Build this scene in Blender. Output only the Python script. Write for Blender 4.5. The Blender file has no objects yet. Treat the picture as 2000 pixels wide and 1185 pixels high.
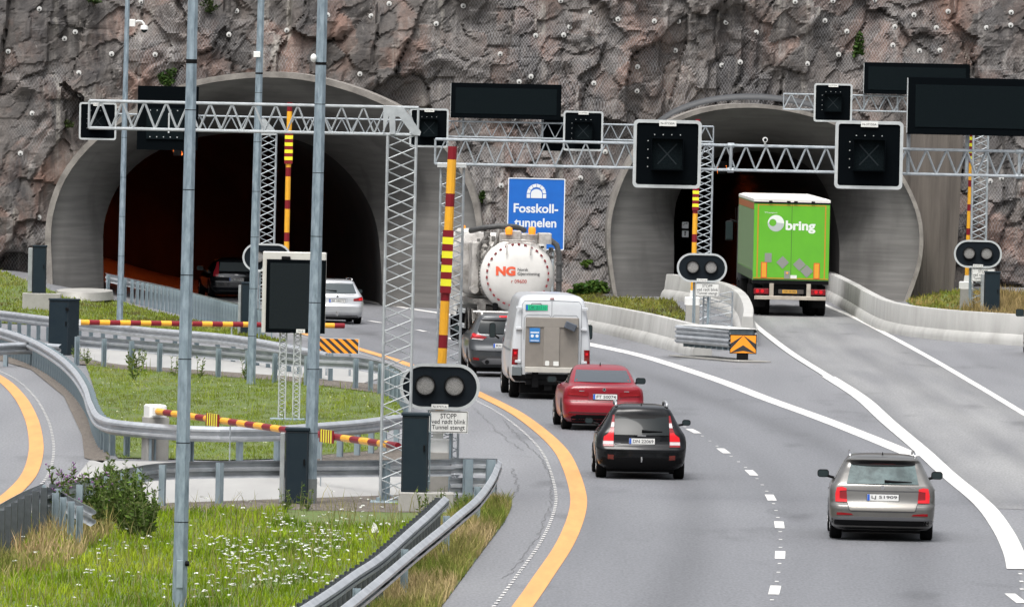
import bpy, bmesh, math, random
import numpy as np
from mathutils import Vector, Matrix, geometry
from mathutils.bvhtree import BVHTree
RND = random.Random(7); NR = np.random.default_rng(7)
sc = bpy.context.scene; COL = sc.collection
rad = math.radians

# ------------------------------------------------------------------ camera, sky, sun, exposure
F = 20000.0; CAMH = 7.85; YH = 147.0; ROLL = rad(1.22)          # focal length in photo pixels (2000 wide), eye height
pitch = math.atan((592.5 - YH) / F)
fwd = Vector((0, math.cos(pitch), -math.sin(pitch))); r0 = Vector((1, 0, 0)); u0 = r0.cross(fwd)
c_right = r0 * math.cos(ROLL) + u0 * math.sin(ROLL); c_up = u0 * math.cos(ROLL) - r0 * math.sin(ROLL)
cam = bpy.data.objects.new('camera', bpy.data.cameras.new('camera')); COL.objects.link(cam)
cam.data.sensor_width = 36.0; cam.data.lens = 360.0; cam.data.clip_start = 1.0; cam.data.clip_end = 4000.0
CAMP = Vector((0, 0, CAMH))
m = Matrix((c_right, c_up, -fwd)).transposed().to_4x4(); m.translation = CAMP
cam.matrix_world = m; sc.camera = cam
sc.render.resolution_x = 1024; sc.render.resolution_y = 606
sc.view_settings.view_transform = 'Standard'; sc.view_settings.look = 'None'
sc.view_settings.exposure = 0.9; sc.view_settings.gamma = 1.0; sc.view_settings.use_curve_mapping = False
SUN_EL, SUN_AZ = rad(62), rad(200)                                # overcast: a broad weak sun, high behind the camera
w = bpy.data.worlds.new('World'); sc.world = w; w.use_nodes = True
wn, wl = w.node_tree.nodes, w.node_tree.links
sky = wn.new('ShaderNodeTexSky'); sky.sky_type = 'NISHITA'; sky.sun_disc = False
sky.sun_elevation = SUN_EL; sky.sun_rotation = SUN_AZ; sky.dust_density = 4.0; sky.air_density = 1.0
hs = wn.new('ShaderNodeHueSaturation'); hs.inputs['Saturation'].default_value = 0.22
wl.new(sky.outputs[0], hs.inputs['Color'])
# an overcast dome: about three times brighter overhead than at the horizon
wg = wn.new('ShaderNodeTexCoord'); wsx = wn.new('ShaderNodeSeparateXYZ'); wl.new(wg.outputs['Generated'], wsx.inputs[0])
wr = wn.new('ShaderNodeMapRange'); wr.inputs[1].default_value = 0.0; wr.inputs[2].default_value = 1.0; wr.inputs[3].default_value = 0.28; wr.inputs[4].default_value = 1.7; wl.new(wsx.outputs[2], wr.inputs[0])
wm = wn.new('ShaderNodeMix'); wm.data_type = 'RGBA'; wm.blend_type = 'MULTIPLY'; wm.inputs['Factor'].default_value = 1
wl.new(hs.outputs[0], wm.inputs['A']); wl.new(wr.outputs[0], wm.inputs['B']); wl.new(wm.outputs['Result'], wn['Background'].inputs['Color'])
wn['Background'].inputs['Strength'].default_value = 0.14
sl = bpy.data.lights.new('sun', 'SUN'); sl.energy = 0.9; sl.angle = rad(25); sl.color = (1.0, 0.97, 0.93)
so = bpy.data.objects.new('sun', sl); COL.objects.link(so)
sd = Vector((math.sin(SUN_AZ) * math.cos(SUN_EL), math.cos(SUN_AZ) * math.cos(SUN_EL), math.sin(SUN_EL)))
so.rotation_euler = sd.to_track_quat('Z', 'Y').to_euler(); so.location = sd * 50

# ------------------------------------------------------------------ ground height and pixel -> world
def sstep(a, b, x):
    t = np.clip((x - a) / (b - a), 0, 1); return t * t * (3 - 2 * t)
def hgt(x, y):                                                    # the left carriageway dips towards its tunnel
    d = -0.56 * sstep(258, 345, y) * (1 - sstep(-1.0, 4.2, x))
    bank = 0.9 * sstep(-12.5, -19, x) * sstep(338, 368, y)      # grass bank by the left portal foot
    bank2 = 0.5 * sstep(13.5, 17, x) * sstep(345, 366, y)
    return d + bank + bank2
def ray(px, py):
    v = c_right * ((px - 1000) / F) + c_up * (-(py - 592.5) / F) + fwd
    return v
def G(px, py, z=0.0):                                             # where the view through a pixel meets the ground (+z above it)
    v = ray(px, py); zz = z
    for _ in range(30):
        t = (zz - CAMH) / v.z; p = CAMP + v * t
        zz = 0.5 * zz + 0.5 * (float(hgt(p.x, p.y)) + z)
    t = (zz - CAMH) / v.z
    return CAMP + v * t
def W(px, py, d):                                                 # the point at distance d through a pixel
    v = ray(px, py); return CAMP + v * (d / v.y)
def gz(x, y): return float(hgt(x, y))

# ------------------------------------------------------------------ materials
MATS = {}
def mat(name, col, rough=0.5, metal=0.0, spec=0.5, noise=None, bump=None, coat=0.0, emit=None, stretch=(1, 1, 1)):
    if name in MATS: return MATS[name]
    M = bpy.data.materials.new(name); M.use_nodes = True; n, l = M.node_tree.nodes, M.node_tree.links
    b = n['Principled BSDF']
    b.inputs['Base Color'].default_value = (*col, 1); b.inputs['Roughness'].default_value = rough
    b.inputs['Metallic'].default_value = metal; b.inputs['Specular IOR Level'].default_value = spec
    b.inputs['Coat Weight'].default_value = coat; b.inputs['Coat Roughness'].default_value = 0.05
    if emit: b.inputs['Emission Color'].default_value = (*emit[0], 1); b.inputs['Emission Strength'].default_value = emit[1]
    if noise or bump:
        tc = n.new('ShaderNodeTexCoord'); mp = n.new('ShaderNodeMapping'); mp.inputs['Scale'].default_value = stretch
        l.new(tc.outputs['Object'], mp.inputs['Vector'])
    if noise:
        sc_, col2, lo, hi = noise
        t = n.new('ShaderNodeTexNoise'); t.inputs['Scale'].default_value = sc_; t.inputs['Detail'].default_value = 6; t.inputs['Roughness'].default_value = 0.65
        r = n.new('ShaderNodeMapRange'); r.inputs['From Min'].default_value = lo; r.inputs['From Max'].default_value = hi
        x = n.new('ShaderNodeMix'); x.data_type = 'RGBA'; x.inputs['A'].default_value = (*col, 1); x.inputs['B'].default_value = (*col2, 1)
        l.new(mp.outputs[0], t.inputs['Vector']); l.new(t.outputs[0], r.inputs[0]); l.new(r.outputs[0], x.inputs['Factor'])
        l.new(x.outputs['Result'], b.inputs['Base Color'])
    if bump:
        t2 = n.new('ShaderNodeTexNoise'); t2.inputs['Scale'].default_value = bump[0]; t2.inputs['Detail'].default_value = 5
        bp = n.new('ShaderNodeBump'); bp.inputs['Strength'].default_value = bump[1]; bp.inputs['Distance'].default_value = bump[2] if len(bump) > 2 else 0.02
        l.new(mp.outputs[0], t2.inputs['Vector']); l.new(t2.outputs[0], bp.inputs['Height']); l.new(bp.outputs[0], b.inputs['Normal'])
    MATS[name] = M; return M
galv = mat('galvanised_steel', (0.40, 0.43, 0.45), 0.5, 0.45, noise=(6, (0.24, 0.27, 0.29), 0.35, 0.7))
galv_dull = mat('weathered_steel', (0.27, 0.33, 0.36), 0.55, 0.35, noise=(5, (0.17, 0.22, 0.25), 0.35, 0.7), stretch=(1, 1, .4))
galv_pole = mat('pole_steel', (0.28, 0.345, 0.39), 0.5, 0.4, noise=(11, (0.14, 0.185, 0.215), 0.38, 0.68), stretch=(1, 1, .3))
rail_top = mat('rail_steel', (0.50, 0.52, 0.54), 0.42, 0.55, noise=(2.2, (0.33, 0.35, 0.37), 0.35, 0.7), bump=(2.5, .25, .03))
truss_white = mat('pale_grey_steel', (0.42, 0.445, 0.45), 0.5, 0.2, noise=(5, (0.27, 0.29, 0.30), .3, .7))
black_panel = mat('matt_black_panel', (0.003, 0.0042, 0.005), 0.7, spec=0.0, noise=(2, (0.003, 0.004, 0.005), .3, .7))
black_disp = mat('display_black', (0.0085, 0.0125, 0.014), 0.6, spec=.0, noise=(90, (0.004, 0.006, 0.007), .4, .6))
sign_grey = mat('sign_border_grey', (0.44, 0.46, 0.46), 0.45, noise=(5, (0.34, 0.36, 0.36), .3, .7))
white_plate = mat('white_plate', (0.66, 0.66, 0.63), 0.45, noise=(6, (0.56, 0.56, 0.53), .3, .7))
ink = mat('black_ink', (0.02, 0.02, 0.022), 0.5)
cab_paint = mat('cabinet_paint', (0.011, 0.019, 0.026), 0.55, spec=.12, noise=(3, (0.015, 0.024, 0.030), .35, .7))
cab_side = mat('cabinet_light_side', (0.28, 0.30, 0.30), 0.5, noise=(4, (0.2, 0.21, 0.21), .3, .7))
conc = mat('concrete', (0.33, 0.32, 0.295), 0.85, noise=(1.3, (0.21, 0.204, 0.187), .3, .72), bump=(30, .3, .01))
conc_pale = mat('pale_concrete', (0.40, 0.395, 0.375), 0.85, noise=(1.1, (0.285, 0.28, 0.262), .36, .72), bump=(25, .25, .01), stretch=(1, 1, .35))
yel = mat('boom_yellow', (0.75, 0.36, 0.012), 0.45, noise=(4, (0.62, 0.30, 0.02), .3, .7))
red = mat('boom_red', (0.17, 0.006, 0.012), 0.5, spec=.3)
lime = mat('reflective_yellow', (0.72, 0.68, 0.02), 0.4)
orange = mat('sign_orange', (0.80, 0.27, 0.01), 0.45)
white_gl = mat('white_gloss', (0.72, 0.72, 0.70), 0.35, noise=(4, (0.60, 0.60, 0.57), .3, .7))
lens = mat('lamp_lens', (0.30, 0.29, 0.275), 0.4, noise=(60, (0.13, 0.13, 0.125), .4, .6))
rubber = mat('tyre_rubber', (0.005, 0.005, 0.0055), 0.8, spec=.08, noise=(30, (0.008, 0.008, 0.008), .4, .6))
rim_m = mat('wheel_rim', (0.34, 0.35, 0.36), 0.3, 0.8)
dark_pl = mat('black_plastic', (0.004, 0.004, 0.0045), 0.55, spec=.12)
glass = mat('dark_glass', (0.006, 0.009, 0.010), 0.04, spec=0.16)
glass_teal = mat('rear_glass', (0.085, 0.118, 0.118), 0.05, spec=0.3, noise=(2.6, (0.035, 0.05, 0.05), .4, .62))  # opaque; pale teal stands in for light seen through the window
tail_red = mat('tail_lamp_red', (0.17, 0.004, 0.007), 0.15, spec=.3)
tail_lit = mat('tail_lamp_lit', (0.30, 0.006, 0.01), 0.2, spec=.3, emit=((1, .012, .02), 0.22))
tail_clear = mat('tail_lamp_clear', (0.45, 0.40, 0.40), 0.12)
chrome = mat('chrome', (0.6, 0.6, 0.6), 0.12, 1.0)
plate_w = mat('plate_white', (0.62, 0.62, 0.60), 0.4)
plate_b = mat('plate_blue', (0.015, 0.09, 0.45), 0.4)

# ------------------------------------------------------------------ mesh builder and object helpers
class MB:
    def __init__(s): s.v = []; s.f = []; s.m = []; s.cur = 0
    def add(s, vs, fs):
        o = len(s.v); s.v += [tuple(p) for p in vs]; s.f += [tuple(i + o for i in f) for f in fs]; s.m += [s.cur] * len(fs); return s
    def box(s, lo, hi, rot=None, at=None):
        x0, y0, z0 = lo; x1, y1, z1 = hi
        vs = [Vector(p) for p in ((x0, y0, z0), (x1, y0, z0), (x1, y1, z0), (x0, y1, z0), (x0, y0, z1), (x1, y0, z1), (x1, y1, z1), (x0, y1, z1))]
        if rot is not None: vs = [rot @ p for p in vs]
        if at is not None: vs = [p + Vector(at) for p in vs]
        return s.add(vs, [(0, 3, 2, 1), (4, 5, 6, 7), (0, 1, 5, 4), (1, 2, 6, 5), (2, 3, 7, 6), (3, 0, 4, 7)])
    def bbox(s, lo, hi, b=.01):                                   # a box with chamfered vertical and top edges
        x0, y0, z0 = lo; x1, y1, z1 = hi
        def ring(z, i): return [(x0 + b + i, y0 + i, z), (x1 - b - i, y0 + i, z), (x1 - i, y0 + b + i, z), (x1 - i, y1 - b - i, z), (x1 - b - i, y1 - i, z), (x0 + b + i, y1 - i, z), (x0 + i, y1 - b - i, z), (x0 + i, y0 + b + i, z)]
        return s.loft([ring(z0, 0), ring(z1 - b, 0), ring(z1, b)], True)
    def loft(s, rings, caps=True, closed=True):
        n = len(rings[0]); vs = [p for r in rings for p in r]; fs = []
        for k in range(len(rings) - 1):
            for i in range(n if closed else n - 1):
                j = (i + 1) % n; fs.append((k * n + i, k * n + j, (k + 1) * n + j, (k + 1) * n + i))
        if caps: fs.append(tuple(range(n))[::-1]); fs.append(tuple(range((len(rings) - 1) * n, len(rings) * n)))
        return s.add(vs, fs)
    def cyl(s, p, q, r, n=8, r2=None, caps=True):
        p, q = Vector(p), Vector(q); d = (q - p).normalized(); a = d.orthogonal().normalized(); b = d.cross(a); r2 = r if r2 is None else r2
        A = [math.tau * i / n for i in range(n)]
        return s.loft([[p + (a * math.cos(t) + b * math.sin(t)) * r for t in A], [q + (a * math.cos(t) + b * math.sin(t)) * r2 for t in A]], caps)
    def tube(s, pts, r, n=8):
        pts = [Vector(p) for p in pts]; rings = []; a = None
        for i, p in enumerate(pts):
            d = (pts[min(i + 1, len(pts) - 1)] - pts[max(i - 1, 0)]).normalized()
            a = d.orthogonal().normalized() if a is None else (a - d * a.dot(d)).normalized(); b = d.cross(a)
            rr = r[i] if isinstance(r, (list, tuple)) else r
            rings.append([p + (a * math.cos(math.tau * k / n) + b * math.sin(math.tau * k / n)) * rr for k in range(n)])
        return s.loft(rings)
    def lathe(s, prof, n=24, axis='x', at=(0, 0, 0), caps=True):             # prof: (along axis, radius)
        rings = []
        for a, r in prof:
            ring = []
            for k in range(n):
                t = math.tau * k / n; c, d = r * math.cos(t), r * math.sin(t)
                p = (a, c, d) if axis == 'x' else ((c, a, d) if axis == 'y' else (c, d, a))
                ring.append((p[0] + at[0], p[1] + at[1], p[2] + at[2]))
            rings.append(ring)
        return s.loft(rings, caps)
    def slab(s, poly, y0, y1):                                    # polygon in x,z extruded along y
        n = len(poly)
        return s.loft([[(a, y0, b) for a, b in poly], [(a, y1, b) for a, b in poly]])
    def ring(s, outer, inner, y0, y1):                            # frame between two polygons of equal length, facing -y
        n = len(outer); vs = [(a, y0, b) for a, b in outer] + [(a, y0, b) for a, b in inner] + [(a, y1, b) for a, b in outer] + [(a, y1, b) for a, b in inner]
        fs = []
        for i in range(n):
            j = (i + 1) % n
            fs += [(i, j, n + j, n + i), (2 * n + i, 3 * n + i, 3 * n + j, 2 * n + j), (i, 2 * n + i, 2 * n + j, j), (n + i, n + j, 3 * n + j, 3 * n + i)]
        return s.add(vs, fs)
    def text(s, body, x0, z0, x1, z1, y, bold=0.0, depth=.004, fit=True):
        c = bpy.data.curves.new('t', 'FONT'); c.body = body; c.size = 1; c.offset = bold; c.resolution_u = 4
        o = bpy.data.objects.new('t', c); COL.objects.link(o); dg = bpy.context.evaluated_depsgraph_get()
        me = bpy.data.meshes.new_from_object(o.evaluated_get(dg)); bpy.data.objects.remove(o); bpy.data.curves.remove(c)
        vs = [v.co.copy() for v in me.vertices]; fs = [tuple(p.vertices) for p in me.polygons]; bpy.data.meshes.remove(me)
        if not vs: return s
        ax, bx = min(v.x for v in vs), max(v.x for v in vs); ay, by = min(v.y for v in vs), max(v.y for v in vs)
        sx, sz = (x1 - x0) / (bx - ax), (z1 - z0) / (by - ay)
        return s.add([(x0 + (v.x - ax) * sx, y, z0 + (v.y - ay) * sz) for v in vs], fs)
    def build(s, name, mats, parent=None, smooth=False, loc=None):
        me = bpy.data.meshes.new(name); me.from_pydata(s.v, [], s.f)
        if not isinstance(mats, (list, tuple)): mats = [mats]
        for x in mats: me.materials.append(x)
        me.polygons.foreach_set('material_index', s.m)
        if smooth: me.polygons.foreach_set('use_smooth', [True] * len(s.f))
        me.update(); o = bpy.data.objects.new(name, me); COL.objects.link(o)
        if smooth == 'a': me.set_sharp_from_angle(angle=rad(35))
        if parent is not None: o.parent = parent
        if loc is not None: o.location = loc
        return o
def fix_normals(o):
    bm = bmesh.new(); bm.from_mesh(o.data); bmesh.ops.recalc_face_normals(bm, faces=bm.faces); bm.to_mesh(o.data); bm.free(); return o
def tag(o, label=None, cat=None, group=None, kind=None):
    if label: o['label'] = label
    if cat: o['category'] = cat
    if group: o['group'] = group
    if kind: o['kind'] = kind
    return o
def thing(name, label, cat, loc=(0, 0, 0), rotz=0.0, group=None):
    o = bpy.data.objects.new(name, None); COL.objects.link(o); o.location = loc; o.rotation_euler = (0, 0, rotz); o.empty_display_size = .2
    return tag(o, label, cat, group)
def dup(root, loc, rotz=0.0, label=None, group=None, scale=None):
    def cp(o, par):
        c = o.copy(); COL.objects.link(c)
        if par is not None: c.parent = par
        for ch in [x for x in bpy.data.objects if x.parent == o]: cp(ch, c)
        return c
    r = cp(root, None); r.location = loc; r.rotation_euler = (0, 0, rotz)
    if label: r['label'] = label
    if group: r['group'] = group
    if scale: r.scale = scale
    return r
def rrect(x0, z0, x1, z1, r, n=5):
    out = []
    for cx, cz, a0 in ((x1 - r, z0 + r, -90), (x1 - r, z1 - r, 0), (x0 + r, z1 - r, 90), (x0 + r, z0 + r, 180)):
        for k in range(n + 1):
            t = rad(a0 + 90 * k / n); out.append((cx + r * math.cos(t), cz + r * math.sin(t)))
    return out
def crom(pts, step=1.0):                                          # Catmull-Rom through points, evenly resampled
    P = [Vector(p) for p in pts]; P = [P[0] * 2 - P[1]] + P + [P[-1] * 2 - P[-2]]; out = []
    for i in range(1, len(P) - 2):
        a, b, c, d = P[i - 1:i + 3]; n = max(2, int((c - b).length / step * 3))
        for k in range(n):
            t = k / n
            out.append(.5 * ((2 * b) + (c - a) * t + (2 * a - 5 * b + 4 * c - d) * t * t + (3 * b - a - 3 * c + d) * t ** 3))
    out.append(P[-2]); res = [out[0]]; acc = 0
    for p, q in zip(out, out[1:]):
        L = (q - p).length
        while L > 0 and acc + L >= step:
            f = (step - acc) / L; p = p.lerp(q, f); res.append(p); L = (q - p).length; acc = 0
        acc += L
    if (res[-1] - out[-1]).length > step * .3: res.append(out[-1])
    return res
# ------------------------------------------------------------------ the setting: ground, road, markings
def road_mat(name, c1, c2, c3, rough, streak=(1.2, .03), tracks=None):
    M = bpy.data.materials.new(name); M.use_nodes = True; n, l = M.node_tree.nodes, M.node_tree.links; b = n['Principled BSDF']
    g = n.new('ShaderNodeNewGeometry')
    def noise(scale, stretch, det=5):
        mp = n.new('ShaderNodeMapping'); mp.inputs['Scale'].default_value = stretch; l.new(g.outputs['Position'], mp.inputs[0])
        t = n.new('ShaderNodeTexNoise'); t.inputs['Scale'].default_value = scale; t.inputs['Detail'].default_value = det; l.new(mp.outputs[0], t.inputs[0]); return t.outputs[0]
    def mix(f, a, bb, lo=.35, hi=.65):
        r = n.new('ShaderNodeMapRange'); r.inputs[1].default_value = lo; r.inputs[2].default_value = hi; l.new(f, r.inputs[0])
        x = n.new('ShaderNodeMix'); x.data_type = 'RGBA'; l.new(r.outputs[0], x.inputs['Factor'])
        for k, v in (('A', a), ('B', bb)):
            if isinstance(v, tuple): x.inputs[k].default_value = (*v, 1)
            else: l.new(v, x.inputs[k])
        return x.outputs['Result']
    c = mix(noise(streak[0], (1, streak[1], 1)), c1, c2)
    c = mix(noise(.25, (1, .12, 1)), c, c3, .5, .75)
    c = mix(noise(.55, (1, .2, 1), 8), c, tuple(k * .62 for k in c2), .60, .74)
    if tracks:
        uv = n.new('ShaderNodeUVMap'); uv.uv_map = 'UVMap'; sp = n.new('ShaderNodeSeparateXYZ'); l.new(uv.outputs[0], sp.inputs[0])
        cr = n.new('ShaderNodeValToRGB'); cr.color_ramp.interpolation = 'B_SPLINE'; l.new(sp.outputs[0], cr.inputs[0])
        e = cr.color_ramp.elements; e[0].position = 0; e[0].color = (tracks[0][1],) * 3 + (1,); e[1].position = 1; e[1].color = (tracks[-1][1],) * 3 + (1,)
        for p, v in tracks[1:-1]: k = e.new(p); k.color = (v, v, v, 1)
        mu = n.new('ShaderNodeMix'); mu.data_type = 'RGBA'; mu.blend_type = 'MULTIPLY'; mu.inputs['Factor'].default_value = 1
        l.new(c, mu.inputs['A']); l.new(cr.outputs[0], mu.inputs['B']); c = mu.outputs['Result']
    fine = mix(noise(22, (1, .16, 1), 4), (.74, .74, .74), (1.2, 1.2, 1.2), .3, .7)
    mu = n.new('ShaderNodeMix'); mu.data_type = 'RGBA'; mu.blend_type = 'MULTIPLY'; mu.inputs['Factor'].default_value = 1
    l.new(c, mu.inputs['A']); l.new(fine, mu.inputs['B']); l.new(mu.outputs['Result'], b.inputs['Base Color'])
    b.inputs['Roughness'].default_value = rough; b.inputs['Specular IOR Level'].default_value = .35
    return M
asphalt = road_mat('asphalt', (.170, .172, .180), (.145, .147, .154), (.20, .202, .207), .62, (.8, .05))
asphalt_main = road_mat('asphalt_main', (.147, .150, .159), (.128, .131, .139), (.166, .169, .178), .58, (.6, .04),
                        tracks=[(0, 1.0), (.06, .86), (.15, 1.2), (.25, .82), (.31, .76), (.40, 1.18), (.5, .86), (.58, .98), (.66, 1.2), (.76, .78), (.82, .80), (.92, 1.18), (1, .86)])
asphalt_right = road_mat('asphalt_worn', (.205, .205, .204), (.16, .161, .165), (.25, .25, .246), .6, (1.6, .035),
                         tracks=[(0, .8), (.1, .85), (.3, 1.2), (.42, .95), (.55, .8), (.72, 1.15), (.85, .9), (1, .8)])
dirt = mat('dirt', (.10, .08, .065), .95, noise=(2, (.055, .048, .04), .35, .65), bump=(9, .8, .06))
gravel_m = mat('gravel_dirt', (.17, .145, .12), .95, noise=(9, (.07, .06, .05), .38, .62), bump=(22, 1, .06))
soil_g = mat('turf_soil', (.075, .12, .022), .95, noise=(1.6, (.10, .105, .035), .4, .65), bump=(30, .6, .03))
pad_m = mat('crossover_concrete', (.31, .306, .292), .8, noise=(.8, (.25, .247, .237), .35, .7), stretch=(1, .12, 1))
paint_w = mat('road_white', (.58, .57, .545), .6, noise=(4, (.40, .396, .385), .5, .72), stretch=(1, .15, 1), bump=(40, .2, .005))
paint_y = mat('road_yellow', (.60, .285, .085), .6, noise=(3, (.47, .225, .07), .35, .7), stretch=(1, .08, 1))
crack_m = mat('tar', (.095, .095, .097), .7)

def gridmesh(name, xs, ys, dz, m):
    X, Y = np.meshgrid(xs, ys); Z = hgt(X, Y) + dz; nx = len(xs)
    V = np.stack([X, Y, Z], -1).reshape(-1, 3).tolist(); Fc = []
    for j in range(len(ys) - 1):
        for i in range(nx - 1): a = j * nx + i; Fc.append((a, a + 1, a + nx + 1, a + nx))
    b = MB(); b.add(V, Fc); return b.build(name, m, smooth=True)
xs = np.concatenate([[-1500, -300, -80], np.arange(-40, 40.1, .5), [80, 300, 1500]])
ys = np.concatenate([[-300, 0, 80], np.arange(120, 520, 2.), [700, 1500, 3000]])
ground = tag(gridmesh('ground', xs, ys, -0.06, dirt), 'brown dirt ground under the road and verges', 'ground', kind='structure')
road = tag(gridmesh('road', np.arange(-30, 30.1, .5), np.arange(90, 470, 2.), 0.0, asphalt), 'grey asphalt road leading into both tunnels', 'road', kind='structure')

def ribbon(pts, w0, w1=None, off=0.0, dz=.012, w_list=None):
    """flat strip along world points, following the ground; returns verts, faces, uv"""
    n = len(pts); vs = []; fs = []; uv = []; L = 0
    for i, p in enumerate(pts):
        d = (pts[min(i + 1, n - 1)] - pts[max(i - 1, 0)]); d.z = 0; d.normalize(); r = Vector((d.y, -d.x, 0))
        if i: L += (p - pts[i - 1]).length
        wd = w_list[i] if w_list else (w0 if w1 is None else w0 + (w1 - w0) * i / (n - 1))
        for k in (-1, 1):
            q = p + r * (off + k * wd / 2); vs.append((q.x, q.y, gz(q.x, q.y) + dz)); uv.append(((k + 1) / 2, L))
    for i in range(n - 1): fs.append((2 * i, 2 * i + 1, 2 * i + 3, 2 * i + 2))
    return vs, fs, uv
def mark(name, pts, w0, m, w1=None, off=0.0, dz=.012, parent=road):
    b = MB(); v, f, _ = ribbon(pts, w0, w1, off, dz); b.add(v, f); return b.build(name, m, parent)
def gpath(px, step=1.5, z=0.0): 
    return crom([G(*p, z) for p in px], step)
def sheet(name, px, m, dz, step=(.5, 2.), world=False):           # a polygon laid on the ground
    P = [Vector((p[0], p[1])) for p in px] if world else [G(*p).xy for p in px]
    vs = []; 
    for a, b in zip(P, P[1:] + P[:1]):
        k = max(1, int((b - a).length / 1.0))
        for i in range(k): vs.append(a.lerp(b, i / k))
    n = len(vs); edges = [(i, (i + 1) % n) for i in range(n)]
    x0, x1 = min(p.x for p in vs), max(p.x for p in vs); y0, y1 = min(p.y for p in vs), max(p.y for p in vs)
    for x in np.arange(math.floor(x0), x1, step[0]):
        for y in np.arange(math.floor(y0), y1, step[1]): vs.append(Vector((x, y)))
    o, _, fcs, *_ = geometry.delaunay_2d_cdt(vs, edges, [list(range(n))], 1, 1e-4)
    b = MB(); b.add([(p.x, p.y, gz(p.x, p.y) + dz) for p in o], [tuple(f) for f in fcs])
    ob = b.build(name, m); me = ob.data
    bm = bmesh.new(); bm.from_mesh(me)
    for f in bm.faces:
        if f.normal.z < 0: f.normal_flip()
    bm.to_mesh(me); bm.free(); return ob, P

YEL = gpath([(930, 1300), (1020, 1185), (1062, 1125), (1100, 1068), (1121, 1022), (1130, 985), (1127, 955), (1114, 915), (1095, 880), (1060, 845), (1010, 808), (955, 779), (880, 744), (800, 713), (715, 686), (640, 664), (560, 643), (480, 622)])
LINEA = gpath([(640, 575), (705, 587), (800, 603), (890, 617), (960, 632), (1060, 652), (1148, 672), (1270, 700), (1400, 742), (1500, 780), (1600, 816), (1690, 851), (1790, 892)])
DASHL = gpath([(640, 612), (713, 625), (800, 641), (871, 659), (960, 690), (1060, 725), (1160, 763), (1270, 806), (1356, 843), (1412, 880), (1465, 921), (1503, 968), (1521, 1019), (1524, 1077), (1515, 1145), (1480, 1260)], .25)
LINEB = gpath([(1437, 606), (1460, 622), (1487, 646), (1545, 690), (1605, 728), (1680, 776), (1735, 825), (1800, 880), (1850, 926), (1920, 985), (1958, 1035), (1980, 1080), (1988, 1112)])
LINEC = gpath([(1585, 584), (1625, 602), (1680, 626), (1800, 690), (1900, 748), (2000, 808), (2120, 880)])
# main carriageway and right road surfaces with wheel tracks
def surf(name, left, right, m, dz, step=2.):
    n = 80; b = MB(); vs = []; uv = []
    def at(p, t): i = t * (len(p) - 1); k = min(int(i), len(p) - 2); return p[k].lerp(p[k + 1], i - k)
    K = 12
    for i in range(n + 1):
        a, c = at(left, i / n), at(right, i / n)
        for k in range(K + 1):
            q = a.lerp(c, k / K); vs.append((q.x, q.y, gz(q.x, q.y) + dz)); uv.append((k / K, i / n))
    fs = [(j * (K + 1) + k, j * (K + 1) + k + 1, (j + 1) * (K + 1) + k + 1, (j + 1) * (K + 1) + k) for j in range(n) for k in range(K)]
    b.add(vs, fs); o = b.build(name, m, road, smooth=True); u = o.data.uv_layers.new(name='UVMap')
    for lp in o.data.loops: u.data[lp.index].uv = uv[lp.vertex_index]
    return o
def bydist(path, ys_):
    """points of a path at given distances y"""
    P = sorted(path, key=lambda p: p.y); out = []
    for y in ys_:
        k = 0
        while k < len(P) - 2 and P[k + 1].y < y: k += 1
        t = (y - P[k].y) / max(1e-6, P[k + 1].y - P[k].y); out.append(P[k].lerp(P[k + 1], t))
    return out
ysm = np.linspace(128, 352, 60)
rightm = gpath([(890, 617), (1060, 652), (1148, 672), (1270, 700), (1400, 742), (1500, 780), (1600, 816), (1690, 851), (1800, 892), (1900, 985), (1958, 1045), (1990, 1115), (1995, 1185), (1985, 1300)])
surf('carriageway_surface', bydist(YEL, ysm), bydist(LINEA + rightm, ysm), asphalt_main, .005)
ysr = np.linspace(190, 362, 50)
surf('branch_road_surface', bydist(LINEB, ysr), bydist(LINEC, ysr), asphalt_right, .0055)
mark('edge_line', YEL, .31, paint_y)
mark('edge_line', LINEA, .30, paint_w, .44)
iB = next(i for i, p in enumerate(LINEB) if p.y < 274)
mark('edge_line', LINEB[:iB + 1], .20, paint_w, .24, 0.0, .021); mark('edge_line', LINEB[iB:], .37, paint_w, .36, 0.0, .017)
mark('edge_line', LINEC, .2, paint_w)
# lane dashes and the small dots between them
def arcpos(path):
    s = [0]
    for a, b in zip(path, path[1:]): s.append(s[-1] + (b - a).length)
    return s
sD = arcpos(DASHL)
def nearest(path, p): return min(range(len(path)), key=lambda i: (path[i] - p).length)
i0 = nearest(DASHL, G(1356, 843)); dots = MB()
k0 = sD[i0]
for k in range(-13, 8):
    c = k0 + k * 11.75
    seg = [DASHL[i] for i in range(len(DASHL)) if c - 1.5 <= sD[i] <= c + 1.5]
    if len(seg) > 3: mark('lane_dash', seg, .17, paint_w)
    for j in (1, 2, 3):
        q = c + j * 11.75 / 4; seg = [DASHL[i] for i in range(len(DASHL)) if q - .22 <= sD[i] <= q + .22]
        if len(seg) > 1: v, f, _ = ribbon(seg, .06, dz=.012); dots.add(v, f)
for px in ((1994, 1122), (1996, 1137), (1997, 1152)):
    p = G(*px); v, f, _ = ribbon([p, p + Vector((0, .4, 0))], .06); dots.add(v, f)
p = G(1996, 1178); mark('lane_dash', [p, p + Vector((-.05, 2.8, 0))], .17, paint_w)
# the row of small studs left of the yellow line
Y2 = crom(YEL, .8)
for i in range(0, len(Y2) - 1):
    v, f, _ = ribbon([Y2[i], Y2[i].lerp(Y2[i + 1], .4)], .055, off=-.42); dots.add(v, f)
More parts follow.
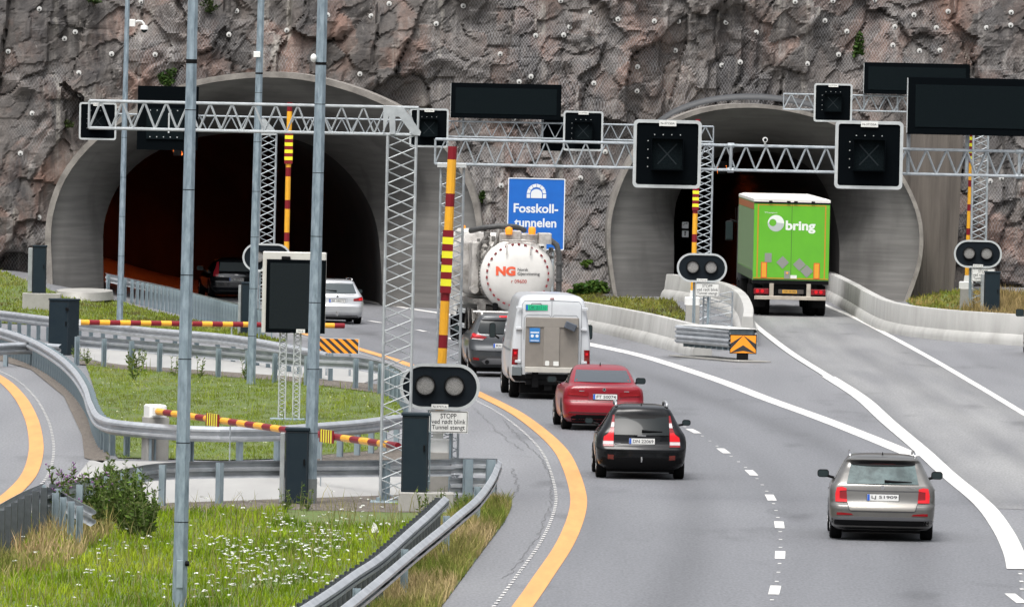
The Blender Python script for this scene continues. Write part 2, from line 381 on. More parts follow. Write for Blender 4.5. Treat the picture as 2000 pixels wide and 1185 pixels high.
# left road arc
YL2 = gpath([(-120, 700), (-60, 712), (0, 739), (38, 775), (60, 815), (69, 850), (70, 885), (58, 925), (30, 958), (-5, 985), (-60, 1030)])
mark('edge_line', YL2, .30, paint_y)
Y3 = crom(YL2, .9)
for i in range(len(Y3) - 1):
    v, f, _ = ribbon([Y3[i], Y3[i].lerp(Y3[i + 1], .35)], .055, off=-.36); dots.add(v, f)
dots.build('line_studs', paint_w, road)
# tar cracks on the left shoulder
ck = MB()
for px, wd in (([(985, 820), (1010, 850), (1060, 900), (1078, 960), (1062, 1020), (1030, 1080), (985, 1130)], .014), ([(925, 795), (980, 850), (1020, 880)], .012), ([(1000, 1015), (1060, 1018)], .02), ([(935, 890), (990, 888), (1040, 893)], .025), ([(1000, 915), (1010, 950), (1000, 975)], .02)):
    P = crom([G(*p) for p in px], .5)
    P = [p + Vector((RND.uniform(-.05, .05), 0, 0)) for p in P]; v, f, _ = ribbon(P, wd, dz=.006); ck.add(v, f)
ck.build('road_crack', crack_m, road)

# verges, crossings and gravel
g_front, PG1 = sheet('grass_verge', [(-120, 1110), (60, 1012), (105, 975), (210, 985), (300, 1000), (560, 992), (780, 985), (850, 1000), (885, 1000), (840, 1060), (780, 1130), (735, 1190), (640, 1320), (300, 1400), (-150, 1400)], soil_g, .02)
g_strip, PGS = sheet('dry_verge', [(965, 978), (1000, 988), (985, 1020), (925, 1100), (862, 1185), (800, 1280), (640, 1320), (735, 1190), (800, 1105), (885, 1000), (925, 985)], soil_g, .02)
g_mid, PG2 = sheet('grass_island', [(165, 706), (240, 722), (560, 746), (700, 765), (795, 775), (785, 815), (752, 850), (735, 880), (560, 896), (430, 900), (230, 895), (205, 850), (190, 780)], soil_g, .022)
g_back, PG3 = sheet('grass_bank', [(-60, 520), (40, 545), (110, 572), (240, 590), (480, 648), (560, 668), (470, 668), (290, 652), (150, 640), (-60, 628)], soil_g, .022)
g_gore, PG4 = sheet('gore_grass', [(1080, 575), (1110, 565), (1195, 583), (1312, 588), (1338, 612), (1336, 637), (1250, 620), (1140, 600)], soil_g, .03)
g_right, PG5 = sheet('right_grass', [(1760, 583), (1800, 574), (1850, 570), (2100, 590), (2100, 640), (1900, 622), (1800, 610)], soil_g, .03)
sheet('paved_crossing', [(120, 690), (150, 668), (480, 692), (760, 735), (700, 752), (560, 738), (240, 718)], pad_m, .018)
sheet('paved_crossing', [(135, 948), (175, 900), (440, 905), (800, 902), (830, 985), (560, 990), (300, 997)], pad_m, .018)
sheet('gravel_shoulder', [(-60, 680), (0, 690), (90, 722), (150, 765), (190, 830), (215, 893), (200, 905), (165, 895), (160, 850), (125, 775), (60, 722), (-60, 690)], gravel_m, .018)
sheet('gravel_strip', [(150, 702), (240, 714), (560, 736), (740, 752), (800, 762), (795, 776), (560, 746), (240, 723), (150, 712)], gravel_m, .026)
sheet('gravel_strip', [(300, 985), (560, 976), (790, 968), (900, 975), (900, 1000), (780, 1003), (560, 997), (380, 1002), (300, 1003)], gravel_m, .026)
sheet('gravel_strip', [(560, 890), (790, 868), (800, 900), (640, 905)], gravel_m, .014)
for o in list(COL.objects):
    if o.name.split('.')[0] in ('paved_crossing', 'gravel_shoulder', 'gravel_strip', 'grass_verge', 'dry_verge', 'grass_island', 'grass_bank', 'gore_grass', 'right_grass'):
        tag(o, kind='structure')
for o, l in ((g_front, 'green verge between the foreground guard rails'), (g_strip, 'dry verge strip beside the road edge'), (g_mid, 'grass island between the two paved crossings'), (g_back, 'grass bank at the foot of the left portal'), (g_gore, 'grass patch behind the concrete barrier between the tunnels'), (g_right, 'grass patch behind the right concrete barrier')): tag(o, l, 'ground')
kk = {'paved_crossing': ['pale concrete crossing beyond the grass island', 'pale concrete crossing in front of the grass island'], 'gravel_shoulder': ['brown gravel shoulder beside the curved left guard rail'], 'gravel_strip': ['gravel strip at the far edge of the grass island', 'gravel strip along the foreground verge', 'gravel strip at the near edge of the grass island']}
for o in list(COL.objects):
    b_ = o.name.split('.')[0]
    if b_ in kk: tag(o, kk[b_].pop(0), 'ground')
# ------------------------------------------------------------------ tunnel portals
def wood_concrete(name, c1, c2, stain):
    M = bpy.data.materials.new(name); M.use_nodes = True; n, l = M.node_tree.nodes, M.node_tree.links; b = n['Principled BSDF']
    g = n.new('ShaderNodeNewGeometry')
    def noise(scale, st, det=5):
        mp = n.new('ShaderNodeMapping'); mp.inputs['Scale'].default_value = st; l.new(g.outputs['Position'], mp.inputs[0])
        t = n.new('ShaderNodeTexNoise'); t.inputs['Scale'].default_value = scale; t.inputs['Detail'].default_value = det; l.new(mp.outputs[0], t.inputs[0]); return t.outputs[0]
    def mix(f, a, bb, lo, hi):
        r = n.new('ShaderNodeMapRange'); r.inputs[1].default_value = lo; r.inputs[2].default_value = hi; l.new(f, r.inputs[0])
        x = n.new('ShaderNodeMix'); x.data_type = 'RGBA'; l.new(r.outputs[0], x.inputs['Factor'])
        for k, v in (('A', a), ('B', bb)):
            if isinstance(v, tuple): x.inputs[k].default_value = (*v, 1)
            else: l.new(v, x.inputs[k])
        return x.outputs['Result']
    c = mix(noise(1.0, (.35, .35, 7), 3), c1, c2, .35, .68)
    c = mix(noise(.55, (1, 1, .45), 6), c, stain, .5, .78)
    l.new(c, b.inputs['Base Color']); b.inputs['Roughness'].default_value = .9
    bp = n.new('ShaderNodeBump'); bp.inputs['Strength'].default_value = .35; bp.inputs['Distance'].default_value = .03
    l.new(noise(1.0, (.3, .3, 9), 3), bp.inputs['Height']); l.new(bp.outputs[0], b.inputs['Normal']); return M
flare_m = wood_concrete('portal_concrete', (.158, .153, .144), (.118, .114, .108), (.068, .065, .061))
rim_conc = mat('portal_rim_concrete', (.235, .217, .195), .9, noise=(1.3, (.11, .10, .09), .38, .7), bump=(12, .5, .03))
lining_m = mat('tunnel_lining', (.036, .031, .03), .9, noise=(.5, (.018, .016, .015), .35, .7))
membrane_m = mat('black_membrane', (.035, .037, .04), .6)
sodium = mat('sodium_tube', (.8, .3, .05), .5, emit=((1, .13, .018), 60))

def resamp(pts, n):
    s = [0]
    for a, b in zip(pts, pts[1:]): s.append(s[-1] + (b - a).length)
    out = []
    for i in range(n):
        q = s[-1] * i / (n - 1); k = 0
        while k < len(s) - 2 and s[k + 1] < q: k += 1
        out.append(pts[k].lerp(pts[k + 1], (q - s[k]) / (s[k + 1] - s[k])))
    return out
def portal(name, label, rim_px, inn_px, yf, yin, yend, bend, ncurve, rimw, base, lamps):
    N = 56
    rim = resamp(crom([W(px, py, yf) for px, py in rim_px], .2), N)
    inn = resamp(crom([W(px, py, yin) for px, py in inn_px], .2), N)
    c = sum((p for p in rim), Vector()) / N
    t = thing(name, label, 'tunnel portal', (c.x, yf, base)); o = Vector((c.x, yf, base))
    rim = [p - o for p in rim]; inn = [p - o for p in inn]
    cen = Vector((0, 0, 1.5))
    def inset(P, k): return [p + (Vector((cen.x, p.y, max(cen.z, p.z * .2))) - p).normalized() * k for p in P]
    r_in = inset(rim, rimw)
    # rim: front band and the outer shell back to the rock
    b = MB(); shell = [p + Vector((0, 13, 0)) for p in rim]; front2 = [p + Vector((0, .02, 0)) for p in rim]
    b.loft([[p + Vector((0, .35, 0)) for p in r_in], r_in, rim, shell], False, closed=False); b.build('rim', rim_conc, t, smooth='a')
    zt_ = max(p.z for p in rim); dep = lambda z: (.36 + 1.0 * float(sstep(.35, .9, z / zt_)))
    b = MB(); rings = []
    st = [p + Vector((0, .35, 0)) for p in r_in]
    for k in range(9):
        f = k / 8; e = f ** .8; s_ = f ** 1.25
        rings.append([Vector((a.x + (q.x - a.x) * e, a.y + (yin - yf - a.y) * s_ * dep(a.z), a.z + (q.z - a.z) * e)) for a, q in zip(st, inn)])
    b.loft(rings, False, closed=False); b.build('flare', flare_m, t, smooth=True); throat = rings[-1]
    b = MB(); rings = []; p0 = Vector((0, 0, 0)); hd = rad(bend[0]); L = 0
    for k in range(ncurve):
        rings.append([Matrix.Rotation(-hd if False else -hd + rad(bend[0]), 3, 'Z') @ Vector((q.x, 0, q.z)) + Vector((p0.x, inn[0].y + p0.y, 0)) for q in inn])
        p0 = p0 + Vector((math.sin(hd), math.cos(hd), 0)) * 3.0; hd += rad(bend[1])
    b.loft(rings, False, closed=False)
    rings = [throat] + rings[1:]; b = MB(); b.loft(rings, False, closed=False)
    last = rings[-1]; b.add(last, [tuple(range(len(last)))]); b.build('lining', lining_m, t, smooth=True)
    # sodium lamps under the crown
    top = max(q.z for q in inn)
    for (dx, y, dz) in lamps:
        lm = thing('tunnel_lamp', '', '', (0, 0, 0)); 
        for k in ('label', 'category'):
            if k in lm: del lm[k]
        lm.parent = t; lm.location = (dx, y, top - .55 + dz)
        hb = MB(); hb.box((-.16, -.55, 0), (.16, .55, .14))
        for a_, b__ in (((-.19, -.58, -.22), (-.165, .58, .14)), ((.165, -.58, -.22), (.19, .58, .14)), ((-.16, -.58, -.34), (.16, -.555, .14)), ((-.16, .555, -.34), (.16, .58, .14))): hb.box(a_, b__)  # skirts added to throw the lamp light down onto the floor
        hb.build('housing', galv_dull, lm)
        MB().box((-.12, -.5, -.03), (.12, .5, -.002)).build('tube', sodium, lm)
    return t, rim, o
RIM1 = [(92, 575), (90, 520), (88, 455), (96, 400), (120, 340), (162, 285), (215, 240), (285, 200), (360, 163), (440, 146), (520, 140), (600, 146), (680, 166), (750, 193), (810, 226), (862, 268), (900, 315), (928, 375), (942, 440), (948, 520), (948, 600)]
INN1 = [(213, 585), (211, 480), (211, 425), (228, 370), (262, 325), (310, 293), (370, 272), (440, 262), (500, 262), (560, 270), (620, 292), (670, 330), (712, 382), (738, 440), (748, 520), (750, 605)]
RIM2 = [(1203, 600), (1195, 560), (1186, 490), (1186, 435), (1197, 385), (1222, 325), (1262, 270), (1320, 231), (1390, 209), (1470, 203), (1550, 212), (1630, 236), (1700, 274), (1755, 330), (1790, 395), (1803, 450), (1800, 510), (1785, 560), (1768, 605)]
INN2 = [(1312, 600), (1313, 500), (1315, 430), (1325, 385), (1352, 342), (1395, 312), (1450, 298), (1510, 298), (1560, 313), (1600, 345), (1622, 390), (1632, 450), (1632, 520), (1630, 600)]
portal1, rimA, oA = portal('tunnel_portal', 'wide grey concrete tunnel mouth the black hatchback drives into', RIM1, INN1, 366.0, 373.5, 440, (-7, -1.2), 26, .21, -1.0,
                           [(-4.0 - k * 1.3 - .08 * k * k, 23 + k * 7, -.1) for k in range(6)])
portal2, rimB, oB = portal('tunnel_portal', 'narrower concrete tunnel mouth the green lorry drives into', RIM2, INN2, 367.0, 374.0, 430, (-5, -1.5), 22, .14, 0.0,
                           [(-1 - k * .9 - .05 * k * k, 24 + k * 8, -.1) for k in range(4)])
# tunnel floors' edge kerb stays with the road; dark waterproofing sheet over the right crown
b = MB(); P = [W(px, py, 367.25) - oB for px, py in [(1262, 262), (1320, 223), (1390, 201), (1470, 195), (1550, 203), (1630, 226), (1700, 262), (1748, 312)]]
P = crom(P, .3); b.loft([P, [p + Vector((0, 0, .16)) for p in P], [p + Vector((0, 1.5, .22)) for p in P]], False, closed=False)
b.build('membrane', membrane_m, portal2, smooth=True)

# ------------------------------------------------------------------ the rock cliff
def h2(ix, iy, s):
    n = (ix.astype(np.int64) * 374761393 + iy.astype(np.int64) * 668265263 + s * 974634533) & 0xffffffff
    n = ((n ^ (n >> 13)) * 1274126177) & 0xffffffff; n = (n ^ (n >> 16)) & 0xffffffff
    n = (n * 2246822519) & 0xffffffff; n = n ^ (n >> 15)
    return (n & 0xffffff) / float(0xffffff)
def vnoise(x, y, s):
    ix, iy = np.floor(x), np.floor(y); fx, fy = x - ix, y - iy; fx = fx * fx * (3 - 2 * fx); fy = fy * fy * (3 - 2 * fy)
    a, b, c, d = h2(ix, iy, s), h2(ix + 1, iy, s), h2(ix, iy + 1, s), h2(ix + 1, iy + 1, s)
    return (a + (b - a) * fx) * (1 - fy) + (c + (d - c) * fx) * fy - .5
def fbm(x, y, s, o=5, g=.5):
    r = 0; a = 1
    for k in range(o): r = r + a * vnoise(x * 2 ** k, y * 2 ** k, s + k); a *= g
    return r
def facets(x, y, s, tilt, off=.55):
    ix, iy = np.floor(x), np.floor(y); B = np.full(x.shape, 9.); B2 = np.full(x.shape, 9.); val = np.zeros(x.shape); idn = np.zeros(x.shape)
    for dx in (-1, 0, 1):
        for dy in (-1, 0, 1):
            cx, cy = ix + dx, iy + dy; px, py = cx + h2(cx, cy, s), cy + h2(cx, cy, s + 1)
            d = np.hypot(x - px, y - py); v = (h2(cx, cy, s + 2) - .5) * off + (x - px) * (h2(cx, cy, s + 3) - .5) * tilt + (y - py) * (h2(cx, cy, s + 4) - .35) * tilt
            near = d < B; B2 = np.where(near, B, np.minimum(B2, d)); val = np.where(near, v, val); idn = np.where(near, h2(cx, cy, s + 5), idn); B = np.where(near, d, B)
    return val, idn, B2 - B
cx_ = np.concatenate([np.arange(-75, -21, .3), np.arange(-21, 21, .08), np.arange(21, 75, .3)])
cz_ = np.concatenate([np.arange(-1.6, 11.6, .08), np.arange(11.6, 32, .25)])
X, Z = np.meshgrid(cx_, cz_)
def rotc(a, sx, sz): return (X * math.cos(a) - Z * math.sin(a)) / sx, (X * math.sin(a) + Z * math.cos(a)) / sz
wx, wz = fbm(X * .35, Z * .35, 50, 4) * 1.1, fbm(X * .35 + 9, Z * .35, 60, 4) * 1.1
def F3(a, sx, sz, s, tilt, wk):
    u, v = rotc(a, sx, sz); return facets(u + wx * wk, v + wz * wk, s, tilt)
A1, I1, E1 = F3(.18, 1.7, 4.0, 100, 1.3, .45)
A2, I2, E2 = F3(-.35, 1.0, .9, 200, 1.5, .6)
A3, I3, E3 = F3(.6, .30, .48, 300, 1.4, .9)
disp = .80 * A1 + .17 * A2 + .055 * A3 + 1.3 * fbm(X * .22, Z * .18, 15, 3) + .10 * fbm(X * 1.1, Z * .5, 20, 5, .5) +   .02 * fbm(X * 6, Z * 6, 30, 3)
cm = sstep(-.05, .2, fbm(X * .5, Z * .5, 77, 3)); 
def ledge(a, per, s, amp):
    t = (X * math.sin(a) + Z * math.cos(a)) / per + fbm(X * .4, Z * .4, s, 4) * 1.6; fr = t - np.floor(t); k = h2(np.floor(t), np.floor(X * .22 + fbm(X * .3, Z * .3, s + 3, 2) * 2), s + 5)
    return -amp * k * np.where(fr < .88, fr / .88, (1 - fr) / .12) * sstep(-.15, .15, fbm(X * .3, Z * .35, s + 7, 3))
disp = disp + ledge(.25, 2.1, 400, .34) + ledge(-.8, 2.6, 410, .22) + ledge(1.5, 1.3, 420, .36) + ledge(.4, .6, 430, .05)
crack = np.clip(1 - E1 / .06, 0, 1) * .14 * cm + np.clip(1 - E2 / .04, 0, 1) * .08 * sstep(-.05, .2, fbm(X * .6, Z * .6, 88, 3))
Y = 374.6 + .16 * Z + disp + crack - 1.0 * sstep(13.5, 17.5, X) - .6 * sstep(-15, -18, X) + 1.2 * sstep(1.2, -.6, Z) * -1 * sstep(-17, -16, -np.abs(X + 0))
Y = np.maximum(Y, 371.8 - 1.5 * sstep(15, 17, X))
Y += np.where(Z > 12, (Z - 12) * .35, 0)
def inpoly(px, pz, poly):
    r = np.zeros(px.shape, bool); n = len(poly)
    for i in range(n):
        (x1, z1), (x2, z2) = poly[i], poly[(i + 1) % n]
        c = ((z1 > pz) != (z2 > pz)); xx = (x2 - x1) * (pz - z1) / ((z2 - z1) if abs(z2 - z1) > 1e-9 else 1e-9) + x1
        r ^= c & (px < xx)
    return r
def shrink(rim, o, k): 
    P = [(p.x + o.x, p.z + o.z) for p in rim]; P = [(P[0][0], -3)] + P + [(P[-1][0], -3)]
    mx = sum(a for a, _ in P) / len(P); return [(mx + (a - mx) * k, b_ * k if b_ > 0 else b_) for a, b_ in P]
hole = inpoly(X, Z, shrink(rimA, oA, .955)) | inpoly(X, Z, shrink(rimB, oB, .95))
nz, nx = X.shape; idx = np.arange(nz * nx).reshape(nz, nx)
q = np.stack([idx[:-1, :-1], idx[:-1, 1:], idx[1:, 1:], idx[1:, :-1]], -1).reshape(-1, 4)
keep = ~(hole.reshape(-1)[q].any(1)); q = q[keep]
V = np.stack([X, Y, Z], -1).reshape(-1, 3)
used = np.zeros(len(V), bool); used[q.reshape(-1)] = True; mp_ = np.cumsum(used) - 1
me = bpy.data.meshes.new('rock_cliff'); Vc = V[used]; qc = mp_[q]
me.vertices.add(len(Vc)); me.vertices.foreach_set('co', Vc.reshape(-1).astype(np.float32))
me.loops.add(len(qc) * 4); me.loops.foreach_set('vertex_index', qc.reshape(-1).astype(np.int32))
me.polygons.add(len(qc)); me.polygons.foreach_set('loop_start', np.arange(0, len(qc) * 4, 4, dtype=np.int32)); me.polygons.foreach_set('loop_total', np.full(len(qc), 4, np.int32))
me.update(calc_edges=True)
me.polygons.foreach_set('use_smooth', np.zeros(len(qc), bool))
at = me.attributes.new('tint', 'FLOAT_COLOR', 'POINT')
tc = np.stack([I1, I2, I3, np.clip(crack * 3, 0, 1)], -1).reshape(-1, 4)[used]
at.data.foreach_set('color', tc.reshape(-1).astype(np.float32))
cliff = bpy.data.objects.new('rock_cliff', me); COL.objects.link(cliff)
tag(cliff, 'blasted grey and pinkish rock face under wire netting around both tunnels', 'cliff', kind='structure')
CB = BVHTree.FromPolygons(Vc.tolist(), qc.tolist())

def rock_mat():
    M = bpy.data.materials.new('rock'); M.use_nodes = True; n, l = M.node_tree.nodes, M.node_tree.links; b = n['Principled BSDF']
    g = n.new('ShaderNodeNewGeometry'); at = n.new('ShaderNodeAttribute'); at.attribute_name = 'tint'
    sp = n.new('ShaderNodeSeparateColor'); l.new(at.outputs['Color'], sp.inputs[0])
    def noise(scale, st=(1, 1, 1), det=6, rough=.6, dist=0):
        mp = n.new('ShaderNodeMapping'); mp.inputs['Scale'].default_value = st; l.new(g.outputs['Position'], mp.inputs[0])
        t = n.new('ShaderNodeTexNoise'); t.inputs['Scale'].default_value = scale; t.inputs['Detail'].default_value = det; t.inputs['Roughness'].default_value = rough; t.inputs['Distortion'].default_value = dist
        l.new(mp.outputs[0], t.inputs[0]); return t.outputs[0]
    def rng(f, lo, hi, a=0, c=1):
        r = n.new('ShaderNodeMapRange'); r.inputs[1].default_value = lo; r.inputs[2].default_value = hi; r.inputs[3].default_value = a; r.inputs[4].default_value = c; l.new(f, r.inputs[0]); return r.outputs[0]
    def mixc(f, a, bb, mode='MIX'):
        x = n.new('ShaderNodeMix'); x.data_type = 'RGBA'; x.blend_type = mode
        if isinstance(f, float): x.inputs['Factor'].default_value = f
        else: l.new(f, x.inputs['Factor'])
        for k, v in (('A', a), ('B', bb)):
            if isinstance(v, tuple): x.inputs[k].default_value = (*v, 1)
            else: l.new(v, x.inputs[k])
        return x.outputs['Result']
    def mth(op, a, c=None):
        x = n.new('ShaderNodeMath'); x.operation = op
        for i, v in enumerate((a, c)):
            if v is None: continue
            if isinstance(v, (int, float)): x.inputs[i].default_value = v
            else: l.new(v, x.inputs[i])
        return x.outputs[0]
    def tintmix(ch, amt): return ch
    v1 = mth('ADD', mth('MULTIPLY', sp.outputs[0], .35), mth('ADD', mth('MULTIPLY', sp.outputs[1], .4), mth('MULTIPLY', sp.outputs[2], .25)))
    v1 = mth('ADD', mth('MULTIPLY', v1, .30), mth('ADD', mth('MULTIPLY', noise(.45, (1, 1, .8), det=10, rough=.68, dist=.4), .55), .12))
    cr = n.new('ShaderNodeValToRGB'); l.new(v1, cr.inputs[0]); e = cr.color_ramp.elements
    e[0].position = .30; e[0].color = (.035, .033, .033, 1); e[1].position = .78; e[1].color = (.30, .28, .255, 1)
    for p, c in ((.45, (.082, .077, .074)), (.55, (.122, .111, .104)), (.66, (.16, .134, .12))):
        k = e.new(p); k.color = (*c, 1)
    c = cr.outputs[0]
    pink = mth('MULTIPLY', rng(mth('ADD', mth('MULTIPLY', sp.outputs[1], .16), mth('MULTIPLY', noise(.33, (1, 1, .7), det=7, rough=.65), 1.0)), .58, .78), .62)
    c = mixc(pink, c, (.29, .158, .115))
    dark = mth('MULTIPLY', rng(noise(.28, (1, 1, .40), 7, .65, .5), .50, .64), .72)
    c = mixc(dark, c, (.048, .047, .05))
    streak = mth('MULTIPLY', rng(noise(1.0, (1.3, 1, .06), 6, .7), .57, .68), rng(noise(.5, (1, 1, .5), 4), .45, .6))
    c = mixc(mth('MULTIPLY', streak, .95), c, (.42, .40, .36))
    calc = mth('MULTIPLY', rng(noise(2.6, (1, 1, .6), 8, .75, 1.2), .60, .70), .65)
    c = mixc(calc, c, (.40, .37, .34))
    drill = mth('MULTIPLY', rng(noise(1.0, (2.8, 1, .012), 2, .5), .57, .65), rng(noise(.4, (1, 1, 1), 3), .42, .56)); c = mixc(mth('MULTIPLY', drill, .5), c, (.30, .285, .27))
    wet = mth('MULTIPLY', rng(noise(1.0, (.75, 1, .07), 7, .7, .3), .52, .66), .78); c = mixc(wet, c, (.035, .034, .036))
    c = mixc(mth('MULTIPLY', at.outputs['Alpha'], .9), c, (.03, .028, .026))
    c = mixc(1.0, c, mixc(noise(14, det=3), (.46, .455, .455), (1.06, 1.04, 1.02)), 'MULTIPLY')
    # wire netting: fine diagonal meshes of thin pale wire pinned over the rock
    s = n.new('ShaderNodeSeparateXYZ'); l.new(g.outputs['Position'], s.inputs[0])
    wob = mth('MULTIPLY', noise(.8, det=2), .5)
    def wires(sgn):
        a = mth('ADD', mth('MULTIPLY', s.outputs[0], sgn * 1.0), mth('MULTIPLY', s.outputs[2], .62)); a = mth('ADD', a, wob)
        f = mth('FRACT', mth('MULTIPLY', a, 9.0)); return rng(mth('ABSOLUTE', mth('SUBTRACT', f, .5)), .36, .5)
    net = mth('MAXIMUM', wires(1), wires(-1)); nm = rng(noise(.22, det=3), .40, .56)
    c = mixc(mth('MULTIPLY', mth('MULTIPLY', net, nm), .46), c, (.36, .36, .37))
    l.new(c, b.inputs['Base Color']); b.inputs['Roughness'].default_value = .85; b.inputs['Specular IOR Level'].default_value = .3
    bp = n.new('ShaderNodeBump'); bp.inputs['Strength'].default_value = .6; bp.inputs['Distance'].default_value = .07
    l.new(mth('ADD', noise(3.5, det=8, rough=.7), mth('MULTIPLY', noise(1.2, (.6, 1, 2.2), 6, .6, .8), .8)), bp.inputs['Height']); l.new(bp.outputs[0], b.inputs['Normal']); return M
me.materials.append(rock_mat())

def on_cliff(px, py):
    v = ray(px, py); h = CB.ray_cast(CAMP, v.normalized()); return h[0], h[1]
bolt_plate = mat('bolt_plate', (.58, .58, .56), .6, noise=(12, (.42, .42, .40), .3, .7)); bolt_hole = mat('bolt_dark', (.05, .05, .05), .6)
BOLTS = [(77, 18), (276, 4), (147, 63), (16, 101), (218, 106), (303, 107), (154, 143), (156, 185), (63, 222), (462, 22), (126, 76), (447, 68), (76, 425), (40, 300), (852, 47), (977, 106), (725, 32), (703, 145), (979, 363),
         (1095, 2), (1154, 25), (1207, 38), (1113, 53), (1101, 69), (1046, 70), (1278, 42), (1325, 42), (1418, 44), (1477, 64), (1319, 99), (1245, 131), (1446, 122), (1160, 163), (1037, 150), (1244, 178), (1014, 160), (1182, 297), (1134, 348), (1003, 232),
         (1553, 4), (1627, 2), (1708, 1), (1785, 30), (1852, 23), (1975, 25), (1748, 53), (1829, 55), (1927, 55), (1974, 50), (1611, 41), (1654, 62), (1744, 89), (1796, 100), (1836, 99), (1577, 125), (1638, 107), (1956, 349), (1934, 354), (760, 8), (905, 12), (930, 190), (1410, 128), (560, 60), (640, 30)]
proto = None
for px, py in BOLTS:
    p, nrm = on_cliff(px, py)
    if p is None: continue
    lab = ('round pale rock bolt plate on the cliff above or left of the wide tunnel' if px < 800 else 'round pale rock bolt plate on the cliff between the two tunnels' if px < 1200 else 'round pale rock bolt plate on the cliff above or right of the narrower tunnel')
    p = p - Vector((0, .03, 0))
    if proto is None:
        proto = thing('rock_bolt', lab, 'rock bolt', p, 0, 'rock bolts pinning the cliff')
        MB().lathe([(-.02, .0), (-.02, .085), (0, .098), (.25, .098)], 14, 'y').build('plate', bolt_plate, proto, smooth='a')
        MB().lathe([(-.07, 0), (-.07, .035), (0, .04)], 8, 'y', (0, -.003, -.02)).build('nut', bolt_hole, proto)
    else: dup(proto, p, 0, lab)
# stained sprayed-concrete wall beside the right portal
stain_m = mat('stained_concrete', (.125, .108, .093), .9, noise=(1.0, (.06, .051, .044), .35, .68), bump=(5, .6, .05), stretch=(3.0, 1, .18))
P = [W(px, py, 369.2) for px, py in [(1760, 250), (1800, 244), (1860, 250), (1882, 268), (1878, 330), (1874, 420), (1868, 500), (1862, 575), (1760, 600)]]
b = MB(); c0 = W(1820, 520, 369.2); b.slab([(p.x - c0.x, p.z - c0.z) for p in P], 0, 3.0); o = b.build('concrete_wall', stain_m, loc=(c0.x, 369.2, c0.z)); fix_normals(o)
tag(o, 'brown streaked sprayed concrete wall right of the narrower tunnel', 'wall')
# ------------------------------------------------------------------ guard rails
dark_post = mat('dark_post_steel', (.075, .085, .09), .6, .2, noise=(5, (.04, .046, .05), .35, .7))  # darker steel for the foreground posts
def wprof(h=.31, d=.083):                                          # W-beam section (out, up), traffic side = +out
    return [(0, -h / 2), (.02, -h / 2 + .012), (d, -h / 2 + .06), (d, -h / 2 + .10), (.012, -.025), (.012, .025), (d, h / 2 - .10), (d, h / 2 - .06), (.02, h / 2 - .012), (0, h / 2)]
def guard_rail(label, px, z=.75, side=1, spacing=2.0, post_off=-.10, world=None, pm=galv_dull, bm_=rail_top, rails=1, foot=-.1, postw=.10, group='steel guard rails', maxposts=100, postr=.055, bh=.31):
    """px: points along the top edge of the beam; side=+1: face to the right of the walking direction"""
    pts = crom([G(p[0], p[1], z) for p in px] if world is None else world, .5)
    o = pts[0].copy(); o.z = gz(o.x, o.y)
    t = thing('guard_rail', label, 'guard rail', o, 0, group)
    def fr(i):
        d = pts[min(i + 1, len(pts) - 1)] - pts[max(i - 1, 0)]; d.z = 0; d.normalize(); return d, Vector((d.y, -d.x, 0)) * side
    for k in range(rails):
        b = MB(); rings = []
        for i, p in enumerate(pts):
            d, r = fr(i); c = p + Vector((0, 0, -bh / 2 - .36 * k)) - o
            pr = wprof(bh)
            ring = [c + r * a + Vector((0, 0, u)) for a, u in pr] + [c + r * (a - .006) + Vector((0, 0, u)) for a, u in reversed(pr)]
            rings.append(ring)
        b.loft(rings, True, True); fix_normals(b.build('beam', bm_, t, smooth='a'))
    acc = 0; nextp = .3; n = 0; tot = sum((q - p).length for p, q in zip(pts, pts[1:]))
    sp = max(spacing, tot / maxposts); mesh = None
    for i in range(len(pts) - 1):
        L = (pts[i + 1] - pts[i]).length
        while acc + L >= nextp and n < maxposts:
            p = pts[i].lerp(pts[i + 1], (nextp - acc) / L); d, r = fr(i); q = p + r * post_off; zb = gz(q.x, q.y)
            H = p.z - zb
            if mesh is None:
                b = MB(); w2, d2 = postw / 2, postr
                b.loft([[(-w2, -d2, zz), (w2, -d2, zz), (w2, -d2 + .012, zz), (-w2 + .012, -d2 + .012, zz), (-w2 + .012, d2 - .012, zz), (w2, d2 - .012, zz), (w2, d2, zz), (-w2, d2, zz)] for zz in (foot, H - .02)])
                ob = b.build('post', pm, t); mesh = ob.data
            else: ob = bpy.data.objects.new('post', mesh); COL.objects.link(ob); ob.parent = t
            ob.location = Vector((q.x, q.y, zb + (H - (H))) ) - o; ob.rotation_euler = (0, 0, math.atan2(d.y, d.x)); nextp += sp; n += 1
        acc += L
    return t
guard_rail('curved guard rail of closely set posts sweeping from the left road along the grass island', [(-60, 628), (0, 640), (60, 660), (110, 688), (145, 718), (168, 752), (180, 786), (200, 812), (260, 823), (400, 832), (540, 831), (610, 826), (700, 819), (785, 808)], .75, 1, 1.25, -.09)
guard_rail('long guard rail on short posts along the grass bank below the wide tunnel', [(-60, 600), (0, 606), (150, 624), (300, 640), (430, 651), (520, 664), (640, 688)], .75, 1, 2.0, -.12)
guard_rail('guard rail seen from its back beyond the grass island, with tall open posts', [(150, 655), (300, 667), (480, 682), (600, 693), (690, 697), (750, 708), (790, 728), (806, 748)], .78, -1, 2.0, -.10, foot=-.25)
guard_rail('guard rail seen from its back between the foreground grass and the pale crossing', [(95, 952), (140, 944), (200, 926), (300, 905), (430, 900), (560, 899), (700, 898), (800, 897), (900, 896)], .78, -1, 1.9, -.10, foot=-.25, pm=galv_dull)
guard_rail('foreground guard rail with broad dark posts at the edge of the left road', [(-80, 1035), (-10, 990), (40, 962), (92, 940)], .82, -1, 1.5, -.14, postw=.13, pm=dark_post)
guard_rail('bent guard rail end dropping into the thistles by the left road', [(92, 943), (120, 960), (150, 976), (178, 990)], .72, -1, 1.6, -.10)
